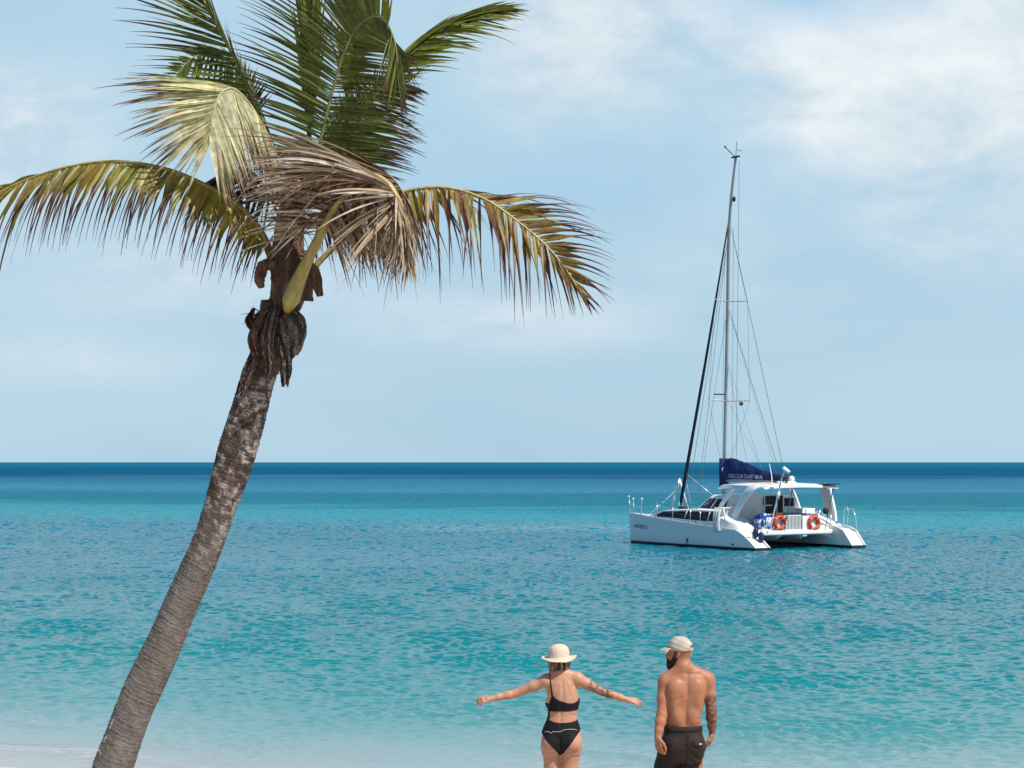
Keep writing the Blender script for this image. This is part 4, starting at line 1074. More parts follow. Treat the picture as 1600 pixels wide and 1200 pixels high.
for k in range(26):
    t_ = -2.2 + k * 4.4 / 25; net.tube([B(7.0, t_, 1.2), B(9.0, t_, 1.2)], .008, 4, caps=False)
for k in range(13):
    s_ = 7.0 + k * 2 / 12; net.tube([B(s_, -2.2, 1.2), B(s_, 2.2, 1.2)], .008, 4, caps=False)
net.build('trampoline_net', M_white, boat)
# rails
def rail(name, mat, tubes, r=.018, parent=boat):
    mb = MB()
    for t_ in tubes: mb.tube([B(*p) for p in t_], r, 6)
    return mb.build(name, mat, parent, smooth=True)
for sd_ in (-1, 1):
    rail('bow_rail', M_steel, [[(9.36, sd_ * 2.66, 1.38), (9.54, sd_ * 2.62, 2.15)], [(8.95, sd_ * 2.76, 1.36), (9.15, sd_ * 2.66, 2.05)], [(8.30, sd_ * 2.86, 1.32), (8.42, sd_ * 2.70, 2.06)],
                               [(9.50, sd_ * 2.62, 1.75), (8.38, sd_ * 2.74, 1.68)]], .020)
    for p in ((9.54, sd_ * 2.62, 2.15), (9.15, sd_ * 2.66, 2.05), (8.42, sd_ * 2.70, 2.06)):
        mb = MB(); mb.sphere(B(*p), .06, 8, 6); mb.build('rail_cap', M_white, boat, smooth=True)
    stn = [(7.0, 1.23), (5.75, 1.14), (4.45, 1.06), (3.75, 1.01), (2.55, .95)]
    for s_, z_ in stn: rail('stanchion', M_steel, [[(s_, sd_ * (2.58 + halfw(s_)), z_), (s_, sd_ * (2.54 + halfw(s_)), z_ + .66)]], .016)
    rail('lifeline', M_wire, [[(8.42, sd_ * 2.70, 2.0)] + [(s_, sd_ * (2.54 + halfw(s_)), z_ + .65) for s_, z_ in stn], [(8.42, sd_ * 2.72, 1.7)] + [(s_, sd_ * (2.56 + halfw(s_)), z_ + .34) for s_, z_ in stn]], .006)
rail('stern_ladder', M_steel, [[(.95, 2.95, 1.0), (.86, 2.9, 1.55), (.80, 2.9, 1.74), (.66, 2.9, 1.78), (.60, 2.92, 1.5), (.72, 2.95, .98)], [(.55, 2.9, 1.68), (.35, 2.95, 1.70), (.22, 2.98, 1.3), (.14, 3.0, .80)]], .022)
rail('stern_rail', M_steel, [[(1.0, -1.55, .72), (1.0, -1.55, 1.55)], [(1.0, -1.55, 1.5), (1.0, -1.2, 1.5)]], .022)
rail('boarding_step', M_black, [[(-.06, 2.35, .05), (-.06, 2.85, .05)], [(-.06, 2.35, .05), (-.06, 2.35, .16)], [(-.06, 2.85, .05), (-.06, 2.85, .16)]], .028)
# white swing pole at the stern with a disc on top
mb = MB(); mb.tube(crom([B(.70, -1.6, .92), B(.42, -1.6, 1.7), B(.16, -1.6, 2.42), B(.0, -1.6, 2.95), B(-.22, -1.6, 3.36)], 6), [.036] * 25, 8); mb.tube([B(.20, -1.6, 2.2), B(.14, -1.6, 2.5)], .07, 8); mb.build('davit_pole', M_white, boat, smooth=True)
mb = MB(); mb.tube([B(-.26, -1.6, 3.36), B(-.34, -1.52, 3.50)], [.20, .17], 16, up=(1, 0, 0)); mb.build('antenna_disc', M_white, boat, smooth=True)
rail('topping_line', M_white, [[(2.1, -.4, 3.7), (1.5, -.8, 3.2), (.9, -1.3, 2.8)]], .02)
# cleats, chocks and a vent on the coaming, small deck gear
mb = MB()
for s_, t_, z_ in ((6.2, -2.75, 1.2), (2.5, -2.2, 1.75), (1.9, 2.2, 1.52), (1.5, 2.3, 1.42)):
    mb2 = MB(); mb2.sphere(B(s_, t_, z_ + .08), .09, 10, 7, (1, 1, 1.3)); mb2.tube([B(s_, t_, z_ - .05), B(s_, t_, z_ + .08)], .06, 8); mb2.build('winch', M_steel, boat, smooth=True)
strap('deck_bench', [B(2.55, -2.55, 1.78), B(2.25, -2.70, 1.78)], [.30, .30], .05, FW, mat=M_white)
# folded hoses or lines hanging at the port gate
for k in range(3):
    pp = crom([B(2.72 - k * .16, -2.98, 1.76), B(2.70 - k * .16, -3.09, 1.4), B(2.66 - k * .18, -3.12, .95 - .06 * k), B(2.60 - k * .18, -3.10, .72 + .05 * k)], 6)
    mb = MB(); mb.tube(pp, np.linspace(.035, .055, len(pp)), 8, flat=(1, .6)); mb.build('gate_strap', M_grey, boat, smooth=True)
rail('gate_rail', M_white, [[(2.9, -2.9, 1.78), (2.2, -2.95, 1.76)], [(2.2, -2.95, 1.76), (2.05, -2.98, 1.2)]], .03)
mb = MB(); mb.box(B(4.6, -2.62 - .452, .33), (.10, .02, .10), RB); mb.tube([B(4.62, -3.075, .30), B(4.62, -3.075, .12)], .02, 5); mb.build('through_hull_outlet', M_black, boat)
mb = MB(); mb.sphere(B(1.5, -3.05, .22), .045, 8, 6); mb.build('exhaust_outlet', M_black, boat, smooth=True)

# standing rigging: every wire is a part
def wire(name, a, b, r=.011, mat=M_wire):
    mb = MB(); mb.tube([a, b], r, 5, caps=False); return mb.build(name, mat, boat, smooth=True)
cap = mast_at(14.9)
chp, chs = B(4.2, -2.95, 1.05), B(4.2, 2.95, 1.05)
wire('shroud', cap, chs, .012); wire('shroud', cap, chp, .010)
wire('shroud', mast_at(11.0), chs, .012); wire('shroud', mast_at(11.0), chp, .009)
for k in (0, 1):
    wire('diamond_stay', cap, tips[11.2][k], .007); wire('diamond_stay', tips[11.2][k], tips[6.6][k], .007); wire('diamond_stay', tips[6.6][k], mast_at(3.0), .007)
wire('shroud', mast_at(14.5), B(5.0, -2.9, 1.1), .012)
wire('halyard', mast_at(14.6) - FW * .3, B(5.2, .05, 3.9), .008); wire('halyard', mast_at(17.6) - FW * .28, B(4.9, .05, 3.9), .010)
wire('halyard', mast_at(14.0) + FW * .3, B(6.0, .1, 2.3), .007)
wire('lazy_jack', mast_at(8.5), B(3.2, .1, 3.45), .007); wire('lazy_jack', mast_at(8.5), B(4.2, .1, 3.75), .007); wire('lazy_jack', mast_at(11.0), B(2.2, .1, 3.25), .007); wire('lazy_jack', mast_at(6.8), B(2.9, -.1, 3.4), .006)
for k, (t_, s_) in enumerate(((-.55, .98), (1.85, .98))):
    wire('davit_line', B(.55, t_ + .1, 2.68), B(.86, t_ - .15, .62), .016, M_rope); wire('davit_line', B(.6, t_ + .22, 2.68), B(.86, t_ + .02, 1.4), .012, M_rope)
mb = MB(); mb.sphere(B(.80, 1.72, 1.62), .13, 12, 8, (1, .7, 1.2)); mb.build('pulley_block', M_shade_gear, boat, smooth=True)
rail('backstay_pole', M_steel, [[(1.05, 2.25, .7), (1.02, 2.25, 1.45)]], .02)

def resting(o, parent_loc=BO):
    return o
def shift(o):      # shapes given in boat coordinates, made a top-level thing
    o.parent = None; o.location = BO; return o
# lifebuoys on the stern rail
for name_, (s_, t_, z_), lab in (('a', (.90, -.87, 1.14), 'orange lifebuoy beside the blue towels on the stern'), ('b', (.90, 1.13, 1.09), 'orange lifebuoy on the plain white panel of the stern')):
    root = empty('lifebuoy', BW(s_, t_, z_)); tag(root, lab, 'lifebuoy', 'lifebuoys on the catamaran stern')
    u_ = RB @ Vector((1, 0, 0)); v_ = Vector((0, 0, 1))
    mb = MB(); mb.torus((0, 0, 0), .265, .082, u_, v_, 40, 12); ring = mb.build('ring', M_orange, root, smooth=True)
    for k in range(4):
        a = R(45 + 90 * k + 8); d = u_ * math.cos(a) + v_ * math.sin(a); e = -u_ * math.sin(a) + v_ * math.cos(a)
        mb = MB(); mb.torus(d * .275, .094, .012, d, u_.cross(v_), 14, 6)
        mb.build('band', M_white, root, smooth=True)
    rp_ = [(u_ * math.cos(R(45 + 8 + x * 90 / 6)) + v_ * math.sin(R(45 + 8 + x * 90 / 6))) * (.385 + .03 * math.sin(x * math.pi / 6)) for x in range(25)]
    mb = MB(); mb.tube(rp_, .012, 5); mb.build('grab_line', M_orange, root, smooth=True)
# fenders hanging at the port stern steps
for (s_, t_, z_), lab, h_ in (((.66, -2.46, .97), 'dark blue fender hanging higher at the stern steps', .46), ((.42, -2.36, .80), 'dark blue fender hanging lower at the stern steps', .46)):
    root = empty('fender', BW(s_, t_, z_)); tag(root, lab, 'fender', 'fenders at the port stern steps')
    mb = MB(); zs = np.linspace(0, -h_, 14); mb.tube([(0, 0, z) for z in zs], [.03, .06, .10, .115, .12, .12, .12, .12, .12, .12, .115, .10, .06, .03], 14); mb.build('body', M_blue, root, smooth=True)
    mb = MB(); mb.tube([(0, 0, .0), (.02, .04, .30)], .012, 5); mb.build('rope', M_rope, root)
# blue and white towels heaped on the rail
tw = NT('towel_cloth'); o = tw.obj()
vor = tw.n('ShaderNodeTexVoronoi'); vor.inputs['Scale'].default_value = 7.5; tw.l(o, vor.inputs['Vector'])
cc = tw.mix(tw.maprange(tw.noise(o, 6.0, 3, .6), .50, .56), (.015, .07, .34), (.70, .74, .80))
cc = tw.mix(tw.maprange(vor.outputs[0], .1, .0), cc, (.5, .6, .75))
M_towel = tw.done(tw.principled(cc, .9, .1))
mb = MB(); rr_ = []
rt2 = np.random.default_rng(9)
for i in range(15):
    q = i / 14; t_ = -2.05 + q * .95; top = 1.30 + .28 * math.sin(math.pi * min(1, q * 1.25)) + .04 * math.sin(11 * q); bot = .98 - .18 * q
    rr_.append([B(1.12 - .05 * math.sin(9 * q), t_, bot), B(.95 - .03 * math.sin(7 * q), t_, (top + bot) / 2 + .03 * rt2.normal()), B(.98 + .03 * math.sin(8 * q), t_, top - .05), B(1.10, t_, top + .03 * rt2.normal()), B(1.28, t_, top - .06), B(1.34, t_, bot + .05)])
mb.loft(rr_); o_ = shift(mb.build('towel', M_towel, None, smooth=True)); tag(o_, 'blue and white towels heaped on the stern rail', 'towel')
# ------------------------------------------------------------------ people: one continuous surface each, from a distance field
class Field:
    def __init__(s, lo, hi, h):
        s.h = h; s.lo = np.array(lo, float)
        s.n = np.ceil((np.array(hi) - s.lo) / h).astype(int) + 1
        s.D = np.full(s.n, 0.25, dtype=np.float32)
        s.ax = [s.lo[i] + np.arange(s.n[i]) * h for i in range(3)]
    def sub(s, lo, hi):
        a = [max(0, int((lo[i] - s.lo[i]) / s.h)) for i in range(3)]
        b = [min(s.n[i], int((hi[i] - s.lo[i]) / s.h) + 2) for i in range(3)]
        if any(b[i] <= a[i] for i in range(3)): return None
        sl_ = tuple(slice(a[i], b[i]) for i in range(3))
        X_ = s.ax[0][sl_[0]][:, None, None]; Y_ = s.ax[1][sl_[1]][None, :, None]; Z_ = s.ax[2][sl_[2]][None, None, :]
        return sl_, X_, Y_, Z_
    def put(s, sl_, d, k):
        a = s.D[sl_]
        if k <= 0: s.D[sl_] = np.minimum(a, d); return
        hh = np.clip(0.5 + 0.5 * (a - d) / k, 0, 1)
        s.D[sl_] = (a * (1 - hh) + d * hh - k * hh * (1 - hh)).astype(np.float32)
    def cone(s, a, b, ra, rb, k=.02, flat=None):
        a = np.array(a, float); b = np.array(b, float); m = max(ra, rb) + .03 + k
        q = s.sub(np.minimum(a, b) - m, np.maximum(a, b) + m)
        if q is None: return s
        sl_, X_, Y_, Z_ = q; v = b - a; L = float(v @ v) + 1e-12
        px, py, pz = X_ - a[0], Y_ - a[1], Z_ - a[2]
        t = np.clip((px * v[0] + py * v[1] + pz * v[2]) / L, 0, 1)
        d = np.sqrt((px - t * v[0]) ** 2 + (py - t * v[1]) ** 2 + (pz - t * v[2]) ** 2) - (ra + (rb - ra) * t)
        s.put(sl_, d, k); return s
    def chain(s, pts, rs, k=.02):
        for i in range(len(pts) - 1): s.cone(pts[i], pts[i + 1], rs[i], rs[i + 1], k)
        return s
    def ell(s, c, r, k=.02, rot=None):
        c = np.array(c, float); r = np.array(r, float); m = max(r) + .03 + k
        q = s.sub(c - m, c + m)
        if q is None: return s
        sl_, X_, Y_, Z_ = q; px, py, pz = X_ - c[0], Y_ - c[1], Z_ - c[2]
        if rot is not None:
            M = np.array(rot.transposed())
            px, py, pz = [M[i][0] * px + M[i][1] * py + M[i][2] * pz for i in range(3)]
        k0 = np.sqrt((px / r[0]) ** 2 + (py / r[1]) ** 2 + (pz / r[2]) ** 2)
        k1 = np.sqrt((px / r[0] ** 2) ** 2 + (py / r[1] ** 2) ** 2 + (pz / r[2] ** 2) ** 2) + 1e-9
        s.put(sl_, k0 * (k0 - 1) / k1, k); return s
    def trunk(s, rows, k=.02, ex=2.3):
        """rows: (z, cx, cy, half width, half depth)"""
        rows = sorted(rows); z = np.array([r[0] for r in rows]); A_ = np.array([r[1:] for r in rows])
        lo = (A_[:, 0] - A_[:, 2]).min(), (A_[:, 1] - A_[:, 3]).min(), z[0]; hi = (A_[:, 0] + A_[:, 2]).max(), (A_[:, 1] + A_[:, 3]).max(), z[-1]
        m = .05
        sl_, X_, Y_, Z_ = s.sub(np.array(lo) - m, np.array(hi) + m)
        zz = Z_.ravel(); cx, cy, w_, d_ = [np.interp(zz, z, A_[:, i])[None, None, :] for i in range(4)]
        q = (np.abs((X_ - cx) / w_) ** ex + np.abs((Y_ - cy) / d_) ** ex) ** (1 / ex)
        d = (q - 1) * np.minimum(w_, d_)
        cap_ = np.maximum(z[0] - Z_, Z_ - z[-1])
        d = np.maximum(d, cap_ + 0 * d)
        s.put(sl_, d, k); return s
    def groove(s, fn):
        X_ = s.ax[0][:, None, None]; Y_ = s.ax[1][None, :, None]; Z_ = s.ax[2][None, None, :]
        s.D += fn(X_, Y_, Z_).astype(np.float32)
    def smooth(s):
        D = s.D
        for a_ in range(3): 
            P_ = np.pad(D, [(1, 1) if i == a_ else (0, 0) for i in range(3)], mode='edge')
            sl0 = [slice(None)] * 3; sl2 = [slice(None)] * 3; sl1 = [slice(None)] * 3
            sl0[a_] = slice(0, -2); sl1[a_] = slice(1, -1); sl2[a_] = slice(2, None)
            D = .25 * P_[tuple(sl0)] + .5 * P_[tuple(sl1)] + .25 * P_[tuple(sl2)]
        s.D = D
    def mesh(s, name, D=None):
        D = s.D if D is None else D
        D = np.pad(D, 1, constant_values=.2); lo = s.lo - s.h
        I = (D < 0)
        c = np.zeros(tuple(np.array(D.shape) - 1), np.int8)
        cor = [(i, j, k) for i in (0, 1) for j in (0, 1) for k in (0, 1)]
        N_ = c.shape
        for i, j, k in cor: c += I[i:i + N_[0], j:j + N_[1], k:k + N_[2]]
        act = np.argwhere((c > 0) & (c < 8))
        ids = np.full(N_, -1, np.int32); ids[tuple(act.T)] = np.arange(len(act))
        acc = np.zeros((len(act), 3)); cnt = np.zeros(len(act))
        for a_ in range(3):
            for u_ in (0, 1):
                for v_ in (0, 1):
                    o0 = [0, 0, 0]; oth = [q for q in range(3) if q != a_]
                    o0[oth[0]] = u_; o0[oth[1]] = v_; o1 = list(o0); o1[a_] = 1
                    d0 = D[act[:, 0] + o0[0], act[:, 1] + o0[1], act[:, 2] + o0[2]]; d1 = D[act[:, 0] + o1[0], act[:, 1] + o1[1], act[:, 2] + o1[2]]
                    m = (d0 < 0) != (d1 < 0)
                    t = np.where(m, d0 / np.where(m, d0 - d1, 1), 0)
                    p = np.tile(np.array(o0, float), (len(act), 1)); p[:, a_] = t
                    acc[m] += p[m]; cnt[m] += 1
        V_ = (act + acc / cnt[:, None]) * s.h + lo
        Q = []
        for a_ in range(3):
            b_, c_ = (a_ + 1) % 3, (a_ + 2) % 3
            s0 = [slice(None)] * 3; s1 = [slice(None)] * 3
            s0[a_] = slice(0, -1); s1[a_] = slice(1, None)
            for q in (b_, c_): s0[q] = slice(1, -1); s1[q] = slice(1, -1)
            i0, i1 = I[tuple(s0)], I[tuple(s1)]
            e = np.argwhere(i0 != i1); fl = i0[tuple(e.T)]
            e[:, b_] += 1; e[:, c_] += 1
            def cell(db, dc):
                f = e.copy(); f[:, b_] += db; f[:, c_] += dc; return ids[tuple(f.T)]
            q4 = np.stack([cell(-1, -1), cell(0, -1), cell(0, 0), cell(-1, 0)], -1)
            q4[~fl] = q4[~fl][:, ::-1]; Q.append(q4)
        Q = np.concatenate(Q); Q = Q[(Q >= 0).all(1)]
        me = bpy.data.meshes.new(name)
        me.vertices.add(len(V_)); me.vertices.foreach_set('co', V_.astype(np.float32).ravel())
        me.loops.add(Q.size); me.loops.foreach_set('vertex_index', Q.astype(np.int32).ravel())
        me.polygons.add(len(Q)); me.polygons.foreach_set('loop_start', np.arange(0, Q.size, 4, dtype=np.int32)); me.update(calc_edges=True)
        return me, V_
    def poly(s, pts_):
        """signed distance to a polygon in (x, z), as a sheet to be combined with the field"""
        P_ = np.array(pts_, float); X_ = s.ax[0][:, None]; Z_ = s.ax[2][None, :]
        d = np.full((s.n[0], s.n[2]), 1e9); ins = np.zeros(d.shape, bool)
        for i in range(len(P_)):
            a, b = P_[i], P_[(i + 1) % len(P_)]; e = b - a
            t = np.clip(((X_ - a[0]) * e[0] + (Z_ - a[1]) * e[1]) / (e @ e + 1e-12), 0, 1)
            d = np.minimum(d, (X_ - a[0] - t * e[0]) ** 2 + (Z_ - a[1] - t * e[1]) ** 2)
            c_ = ((a[1] > Z_) != (b[1] > Z_)) & (X_ < (b[0] - a[0]) * (Z_ - a[1]) / (b[1] - a[1] + 1e-12) + a[0])
            ins ^= c_
        d = np.sqrt(d); return np.where(ins, -d, d)[:, None, :].astype(np.float32)
    def back(s, x, z, off=0.0):
        """y of the surface seen from behind at (x, z)"""
        i = int(round((x - s.lo[0]) / s.h)); k = int(round((z - s.lo[2]) / s.h))
        col = s.D[i, :, k] - off; w_ = np.where(col < 0)[0]
        if len(w_) == 0: return None
        j = w_[0]
        if j == 0: return s.ax[1][0]
        t = col[j - 1] / (col[j - 1] - col[j]); return s.ax[1][j - 1] + t * s.h

def hand(f, W, d, n, thumb, curls, sc=1.0, spread=.10, thumb_curl=.5):
    """palm, four fingers and a thumb; d along the hand, n out of its back, thumb = +1/-1 side"""
    W = Vector(W); d = Vector(d).normalized(); n = Vector(n); n = (n - d * n.dot(d)).normalized(); w_ = d.cross(n) * thumb
    for off, tip, r in ((.024, .030, .0135), (.008, .010, .0140), (-.008, -.010, .0135), (-.022, -.029, .0120)):
        f.cone(W + w_ * off * .62 * sc, W + (d * (.082 - abs(tip) * .25) + w_ * tip) * sc, r * sc, r * .84 * sc, .010)
    f.cone(W - d * .015, W + d * .03 * sc, .021 * sc, .024 * sc, .015)
    for q, (off, L) in enumerate(((.030, .074), (.010, .083), (-.010, .076), (-.029, .060))):
        p = W + (d * (.082 - abs(off) * .25) + w_ * off) * sc
        ang_ = 0.0; dd = (d + w_ * spread * (off / .03)).normalized()
        ax = w_ * -thumb if False else dd.cross(n).normalized()
        r = .0088 * sc
        for sg, (fr, c_) in enumerate(zip((.46, .30, .24), curls)):
            ang_ += c_ * (1 + .12 * q)
            e = dd * math.cos(ang_) - n * math.sin(ang_)
            p2 = p + e * L * fr * sc
            f.cone(p, p2, r, r * .92, .0035); p = p2; r *= .92
    b = W + (d * .026 + w_ * .026) * sc
    t1 = b + (d * .035 + w_ * .026 - n * .012 * thumb_curl * 2) * sc; t2 = t1 + (d * .030 + w_ * .004 - n * .02 * thumb_curl) * sc; t3 = t2 + (d * .024 - w_ * .004 - n * .014 * thumb_curl) * sc
    f.chain([W + (d * .012 + w_ * .014) * sc, b, t1, t2, t3], [.016 * sc, .016 * sc, .0125 * sc, .0102 * sc, .0085 * sc], .006)

def foot(f, a, fwd, side=0):
    a = Vector(a); fw = Vector(fwd).normalized(); up = Vector((0, 0, 1))
    f.chain([a - fw * .045 - up * .045, a + fw * .05 - up * .035, a + fw * .15 - up * .062], [.038, .036, .024], .02)
    lat = fw.cross(up)
    for k, o_ in enumerate((-.032, -.014, .002, .016, .030)):
        f.cone(a + fw * .13 - up * .066 + lat * o_, a + fw * (.185 - .010 * abs(k - 1)) - up * .072 + lat * o_ * 1.1, .013, .010, .006)

def head(f, c, fw, k=.015, sc=1.0, jaw=1.0):
    c = Vector(c); fw = Vector(fw).normalized(); up = Vector((0, 0, 1)); lat = fw.cross(up)
    M = Matrix((lat, fw, up)).transposed()
    f.ell(c + up * .018 * sc - fw * .008, (.074 * sc, .096 * sc, .090 * sc), k, M)
    f.ell(c + fw * .030 * sc - up * .035 * sc, (.062 * sc, .068 * sc, .078 * sc), .03, M)
    f.cone(c + fw * .060 * sc - up * .085 * sc, c + fw * .030 * sc - up * .082 * sc, .026 * jaw, .040, .025)
    f.chain([c + fw * .090 * sc + up * .006, c + fw * .108 * sc - up * .034 * sc], [.008, .014], .010)             # nose
    for s_ in (-1, 1):
        f.cone(c + fw * .100 * sc - up * .036 * sc + lat * s_ * .012, c + fw * .092 * sc - up * .036 * sc + lat * s_ * .014, .007, .006, .006)
        f.cone(c + fw * .086 * sc + up * .014 + lat * s_ * .012, c + fw * .072 * sc + up * .014 + lat * s_ * .045, .010, .010, .012)  # brow
        f.ell(c + fw * .072 * sc - up * .028 + lat * s_ * .038, (.024, .020, .018), .015, M)                        # cheek
        e = c - fw * .004 + lat * s_ * .074 * sc - up * .010                                                       # ear
        f.chain([e + up * .028 + fw * .008, e + up * .026 - fw * .016, e - up * .002 - fw * .018, e - up * .028 + fw * .004], [.0075, .0085, .008, .0085], .006)
        f.ell(e + lat * s_ * -.004, (.008, .018, .026), .006, M)
    f.cone(c + fw * .090 * sc - up * .058 + lat * .016, c + fw * .090 * sc - up * .058 - lat * .016, .0075, .0075, .006)   # lips
    f.cone(c + fw * .088 * sc - up * .070 + lat * .013, c + fw * .088 * sc - up * .070 - lat * .013, .008, .008, .006)
    return M, lat

def skin_mat(name, col, red):
    n = NT(name); o = n.obj()
    f1 = n.noise(o, 5.0, 4, .6); f2 = n.noise(o, 38.0, 4, .6); f3 = n.noise(o, 160.0, 2, .6)
    c = n.mix(n.maprange(f1, .35, .65), col, red)
    c = n.mix(n.maprange(f2, .3, .75, 0, .35), c, tuple(x * .72 for x in col))
    ink = n.n('ShaderNodeAttribute', attribute_name='ink').outputs['Fac']
    ln = n.n('ShaderNodeAttribute', attribute_name='line_ink').outputs['Fac']
    pat = n.noise(o, 34.0, 5, .7, 1.2); pat2 = n.noise(o, 90.0, 3, .7, .8)
    pm = n.math('MAXIMUM', n.maprange(pat, .44, .52), n.math('MULTIPLY', n.maprange(pat2, .52, .58), .7))
    c = n.mix(n.math('MULTIPLY', n.math('MULTIPLY', ink, pm), .82), c, (.052, .050, .046))
    c = n.mix(n.math('MULTIPLY', ln, .5), c, (.06, .05, .05))
    b = n.principled(c, 0.48, 0.32, normal=n.bump(f3, .12, .004))
    b.inputs['Subsurface Weight'].default_value = .08; b.inputs['Subsurface Radius'].default_value = (.012, .005, .003); b.inputs['Subsurface Scale'].default_value = .5
    return n.done(b)
def attr(me, nm, a):
    at = me.attributes.new(nm, 'FLOAT', 'POINT'); at.data.foreach_set('value', np.asarray(a, dtype=np.float32))
def segd(V_, a, b):
    a = np.array(a); b = np.array(b); e = b - a
    t = np.clip(((V_ - a) @ e) / (e @ e), 0, 1); return np.linalg.norm(V_ - a - t[:, None] * e, axis=1), t
def cloth_mat(name, col, rough=.8, spec=.3, bump=.25, bscale=30, var=.2, sheen=0.0):
    m = simple_mat(name, col, rough, spec, var=var, scale=8, bump=bump, bscale=bscale); return m

DP = 15.0
# ---------------------------------------------------------------- the man
mx = (1068 - 800) / 2800 * DP
mo = Vector((mx, DP, ground_z(mx, DP)))
def pm_(px, py, dy=0.0): return P(px, py, DP + dy) - mo
mr = lambda px: px * DP / 2800
f = Field((-.36, -.32, -.02), (.36, .40, 1.84), .005)
rows = []
for py, l_, r_, dp, cy in [(1050, 1054, 1092, .060, .0), (1056, 1046, 1101, .082, 0), (1064, 1043, 1103, .098, .0), (1075, 1044, 1102, .112, .0), (1090, 1045, 1099.5, .118, .0), (1105, 1044, 1097, .112, .005), (1118, 1041.5, 1095.5, .110, .01), (1130, 1039.5, 1095.5, .112, .01), (1142, 1039.5, 1096, .112, .0), (1155, 1040, 1096, .112, .0), (1168, 1042, 1095, .108, .0), (1180, 1045, 1092, .09, 0)]:
    a = pm_((l_ + r_) / 2, py); rows.append((a.z, a.x, cy, mr(r_ - l_) / 2, dp))
f.trunk(rows, .02, 2.35)
# neck, trapezius, shoulders
f.chain([pm_(1068, 1056, .0), pm_(1067, 1042, .005), pm_(1066, 1024, .01)], [.074, .062, .058], .03)
f.cone(pm_(1066, 1044, -.01), pm_(1041, 1060, .0), .050, .050, .03); f.cone(pm_(1070, 1043, -.01), pm_(1104, 1058, .0), .052, .050, .03)
f.ell(pm_(1039.5, 1067), (.056, .064, .070), .03); f.ell(pm_(1105.5, 1064), (.056, .064, .070), .03)
for c_, r_ in ((pm_(1055, 1078, -.078), (.066, .045, .085)), (pm_(1089, 1077, -.078), (.066, .045, .085)), (pm_(1053, 1098, -.065), (.045, .05, .09)), (pm_(1090, 1097, -.065), (.045, .05, .09))): f.ell(c_, r_, .04)
for x_ in (1058, 1083): f.ell(pm_(x_, 1120, -.075), (.050, .045, .07), .04)
# arms
LS_, LE, LW = pm_(1037.5, 1066, .0), pm_(1034, 1117, -.06), pm_(1027.5, 1152, -.12)
f.chain([LS_, LS_.lerp(LE, .5), LE], [.050, .0475, .042], .025); f.chain([LE, LE.lerp(LW, .3), LE.lerp(LW, .7), LW], [.042, .0445, .034, .0245], .02)
RS_, RE, RW = pm_(1107.5, 1063, .0), pm_(1111.5, 1112, -.02), pm_(1112.5, 1144, .07)
f.chain([RS_, RS_.lerp(RE, .5), RE], [.050, .0475, .042], .025); f.chain([RE, RE.lerp(RW, .3), RE.lerp(RW, .7), RW], [.042, .0445, .035, .0255], .02)
hand(f, LW, pm_(1030.5, 1182, -.15) - LW, (-.72, -.6, 0), -1, (.30, .42, .35), 1.0)
hand(f, RW, pm_(1111, 1172, .10) - RW, (.85, -.35, 0.1), 1, (.40, .55, .45), 1.0)
# head turned to the left
hc = pm_(1061, 1019, .015); hf = Vector((-.93, .36, -.04)).normalized()
Mh, lat = head(f, hc, hf, .015, 1.0, 1.1)
# legs in mid step
z_ = lambda x, y, z: Vector((x, y, z))
LH, LK, LA = pm_(1051, 1160, .0), z_(-.155, .10, .48), z_(-.175, -.10, .095)
RH, RK, RA = pm_(1084, 1160, .0), z_(.060, .10, .49), z_(.055, .12, .085)
for H_, K_, A_ in ((LH, LK, LA), (RH, RK, RA)):
    f.chain([H_, H_.lerp(K_, .5), K_], [.098, .078, .055], .03); f.chain([K_, K_.lerp(A_, .3), A_], [.055, .056, .034], .02); foot(f, A_, (.05, 1, 0))
for x_ in (1055, 1082): f.ell(pm_(x_, 1160, -.05), (.085, .085, .085), .03)
zc = np.array([pm_(0, q).z for q in (1180, 1140, 1100, 1060, 1045)]); xc = np.array([pm_(q, 1100).x for q in (1067, 1067.5, 1070.5, 1073, 1072)])
def spine(X_, Y_, Z_):
    xs_ = np.interp(Z_, zc[np.argsort(zc)], xc[np.argsort(zc)])
    zz = np.clip((Z_ - zc.min()) / .12, 0, 1) * np.clip((zc.max() - Z_) / .08, 0, 1)
    g = .0065 * np.exp(-((X_ - xs_) / .018) ** 2) * zz
    # fold of the flank and the edge under the left shoulder blade
    for (a, b, am, wd) in ((pm_(1046, 1096), pm_(1062, 1088), .0035, .014), (pm_(1041, 1124), pm_(1052, 1121), .003, .010), (pm_(1094, 1122), pm_(1084, 1120), .002, .010)):
        e = np.array([b.x - a.x, b.z - a.z]); t = np.clip(((X_ - a.x) * e[0] + (Z_ - a.z) * e[1]) / (e @ e), 0, 1)
        g = g + am * np.exp(-((X_ - a.x - t * e[0]) ** 2 + (Z_ - a.z - t * e[1]) ** 2) / wd ** 2)
    return g * (Y_ < -.01)
f.groove(spine)
M_skin_m = skin_mat('tanned_skin', (.42, .188, .098), (.46, .190, .106))
man = empty('person', mo); tag(man, 'shirtless bearded man in beige cap and dark shorts, seen from behind', 'person')
me, V_ = f.mesh('body')
d1, t1 = segd(V_, RS_, RE); d2, t2 = segd(V_, RE, RW)
attr(me, 'ink', np.maximum((d1 < .075) * np.clip((t1 - .42) / .1, 0, 1) * (d1 <= d2 + .02), (d2 < .07) * np.clip((1.0 - t2) / .06, 0, 1)) * (V_[:, 0] > pm_(1099.5, 1100).x))
ln = np.full(len(V_), 1.0)
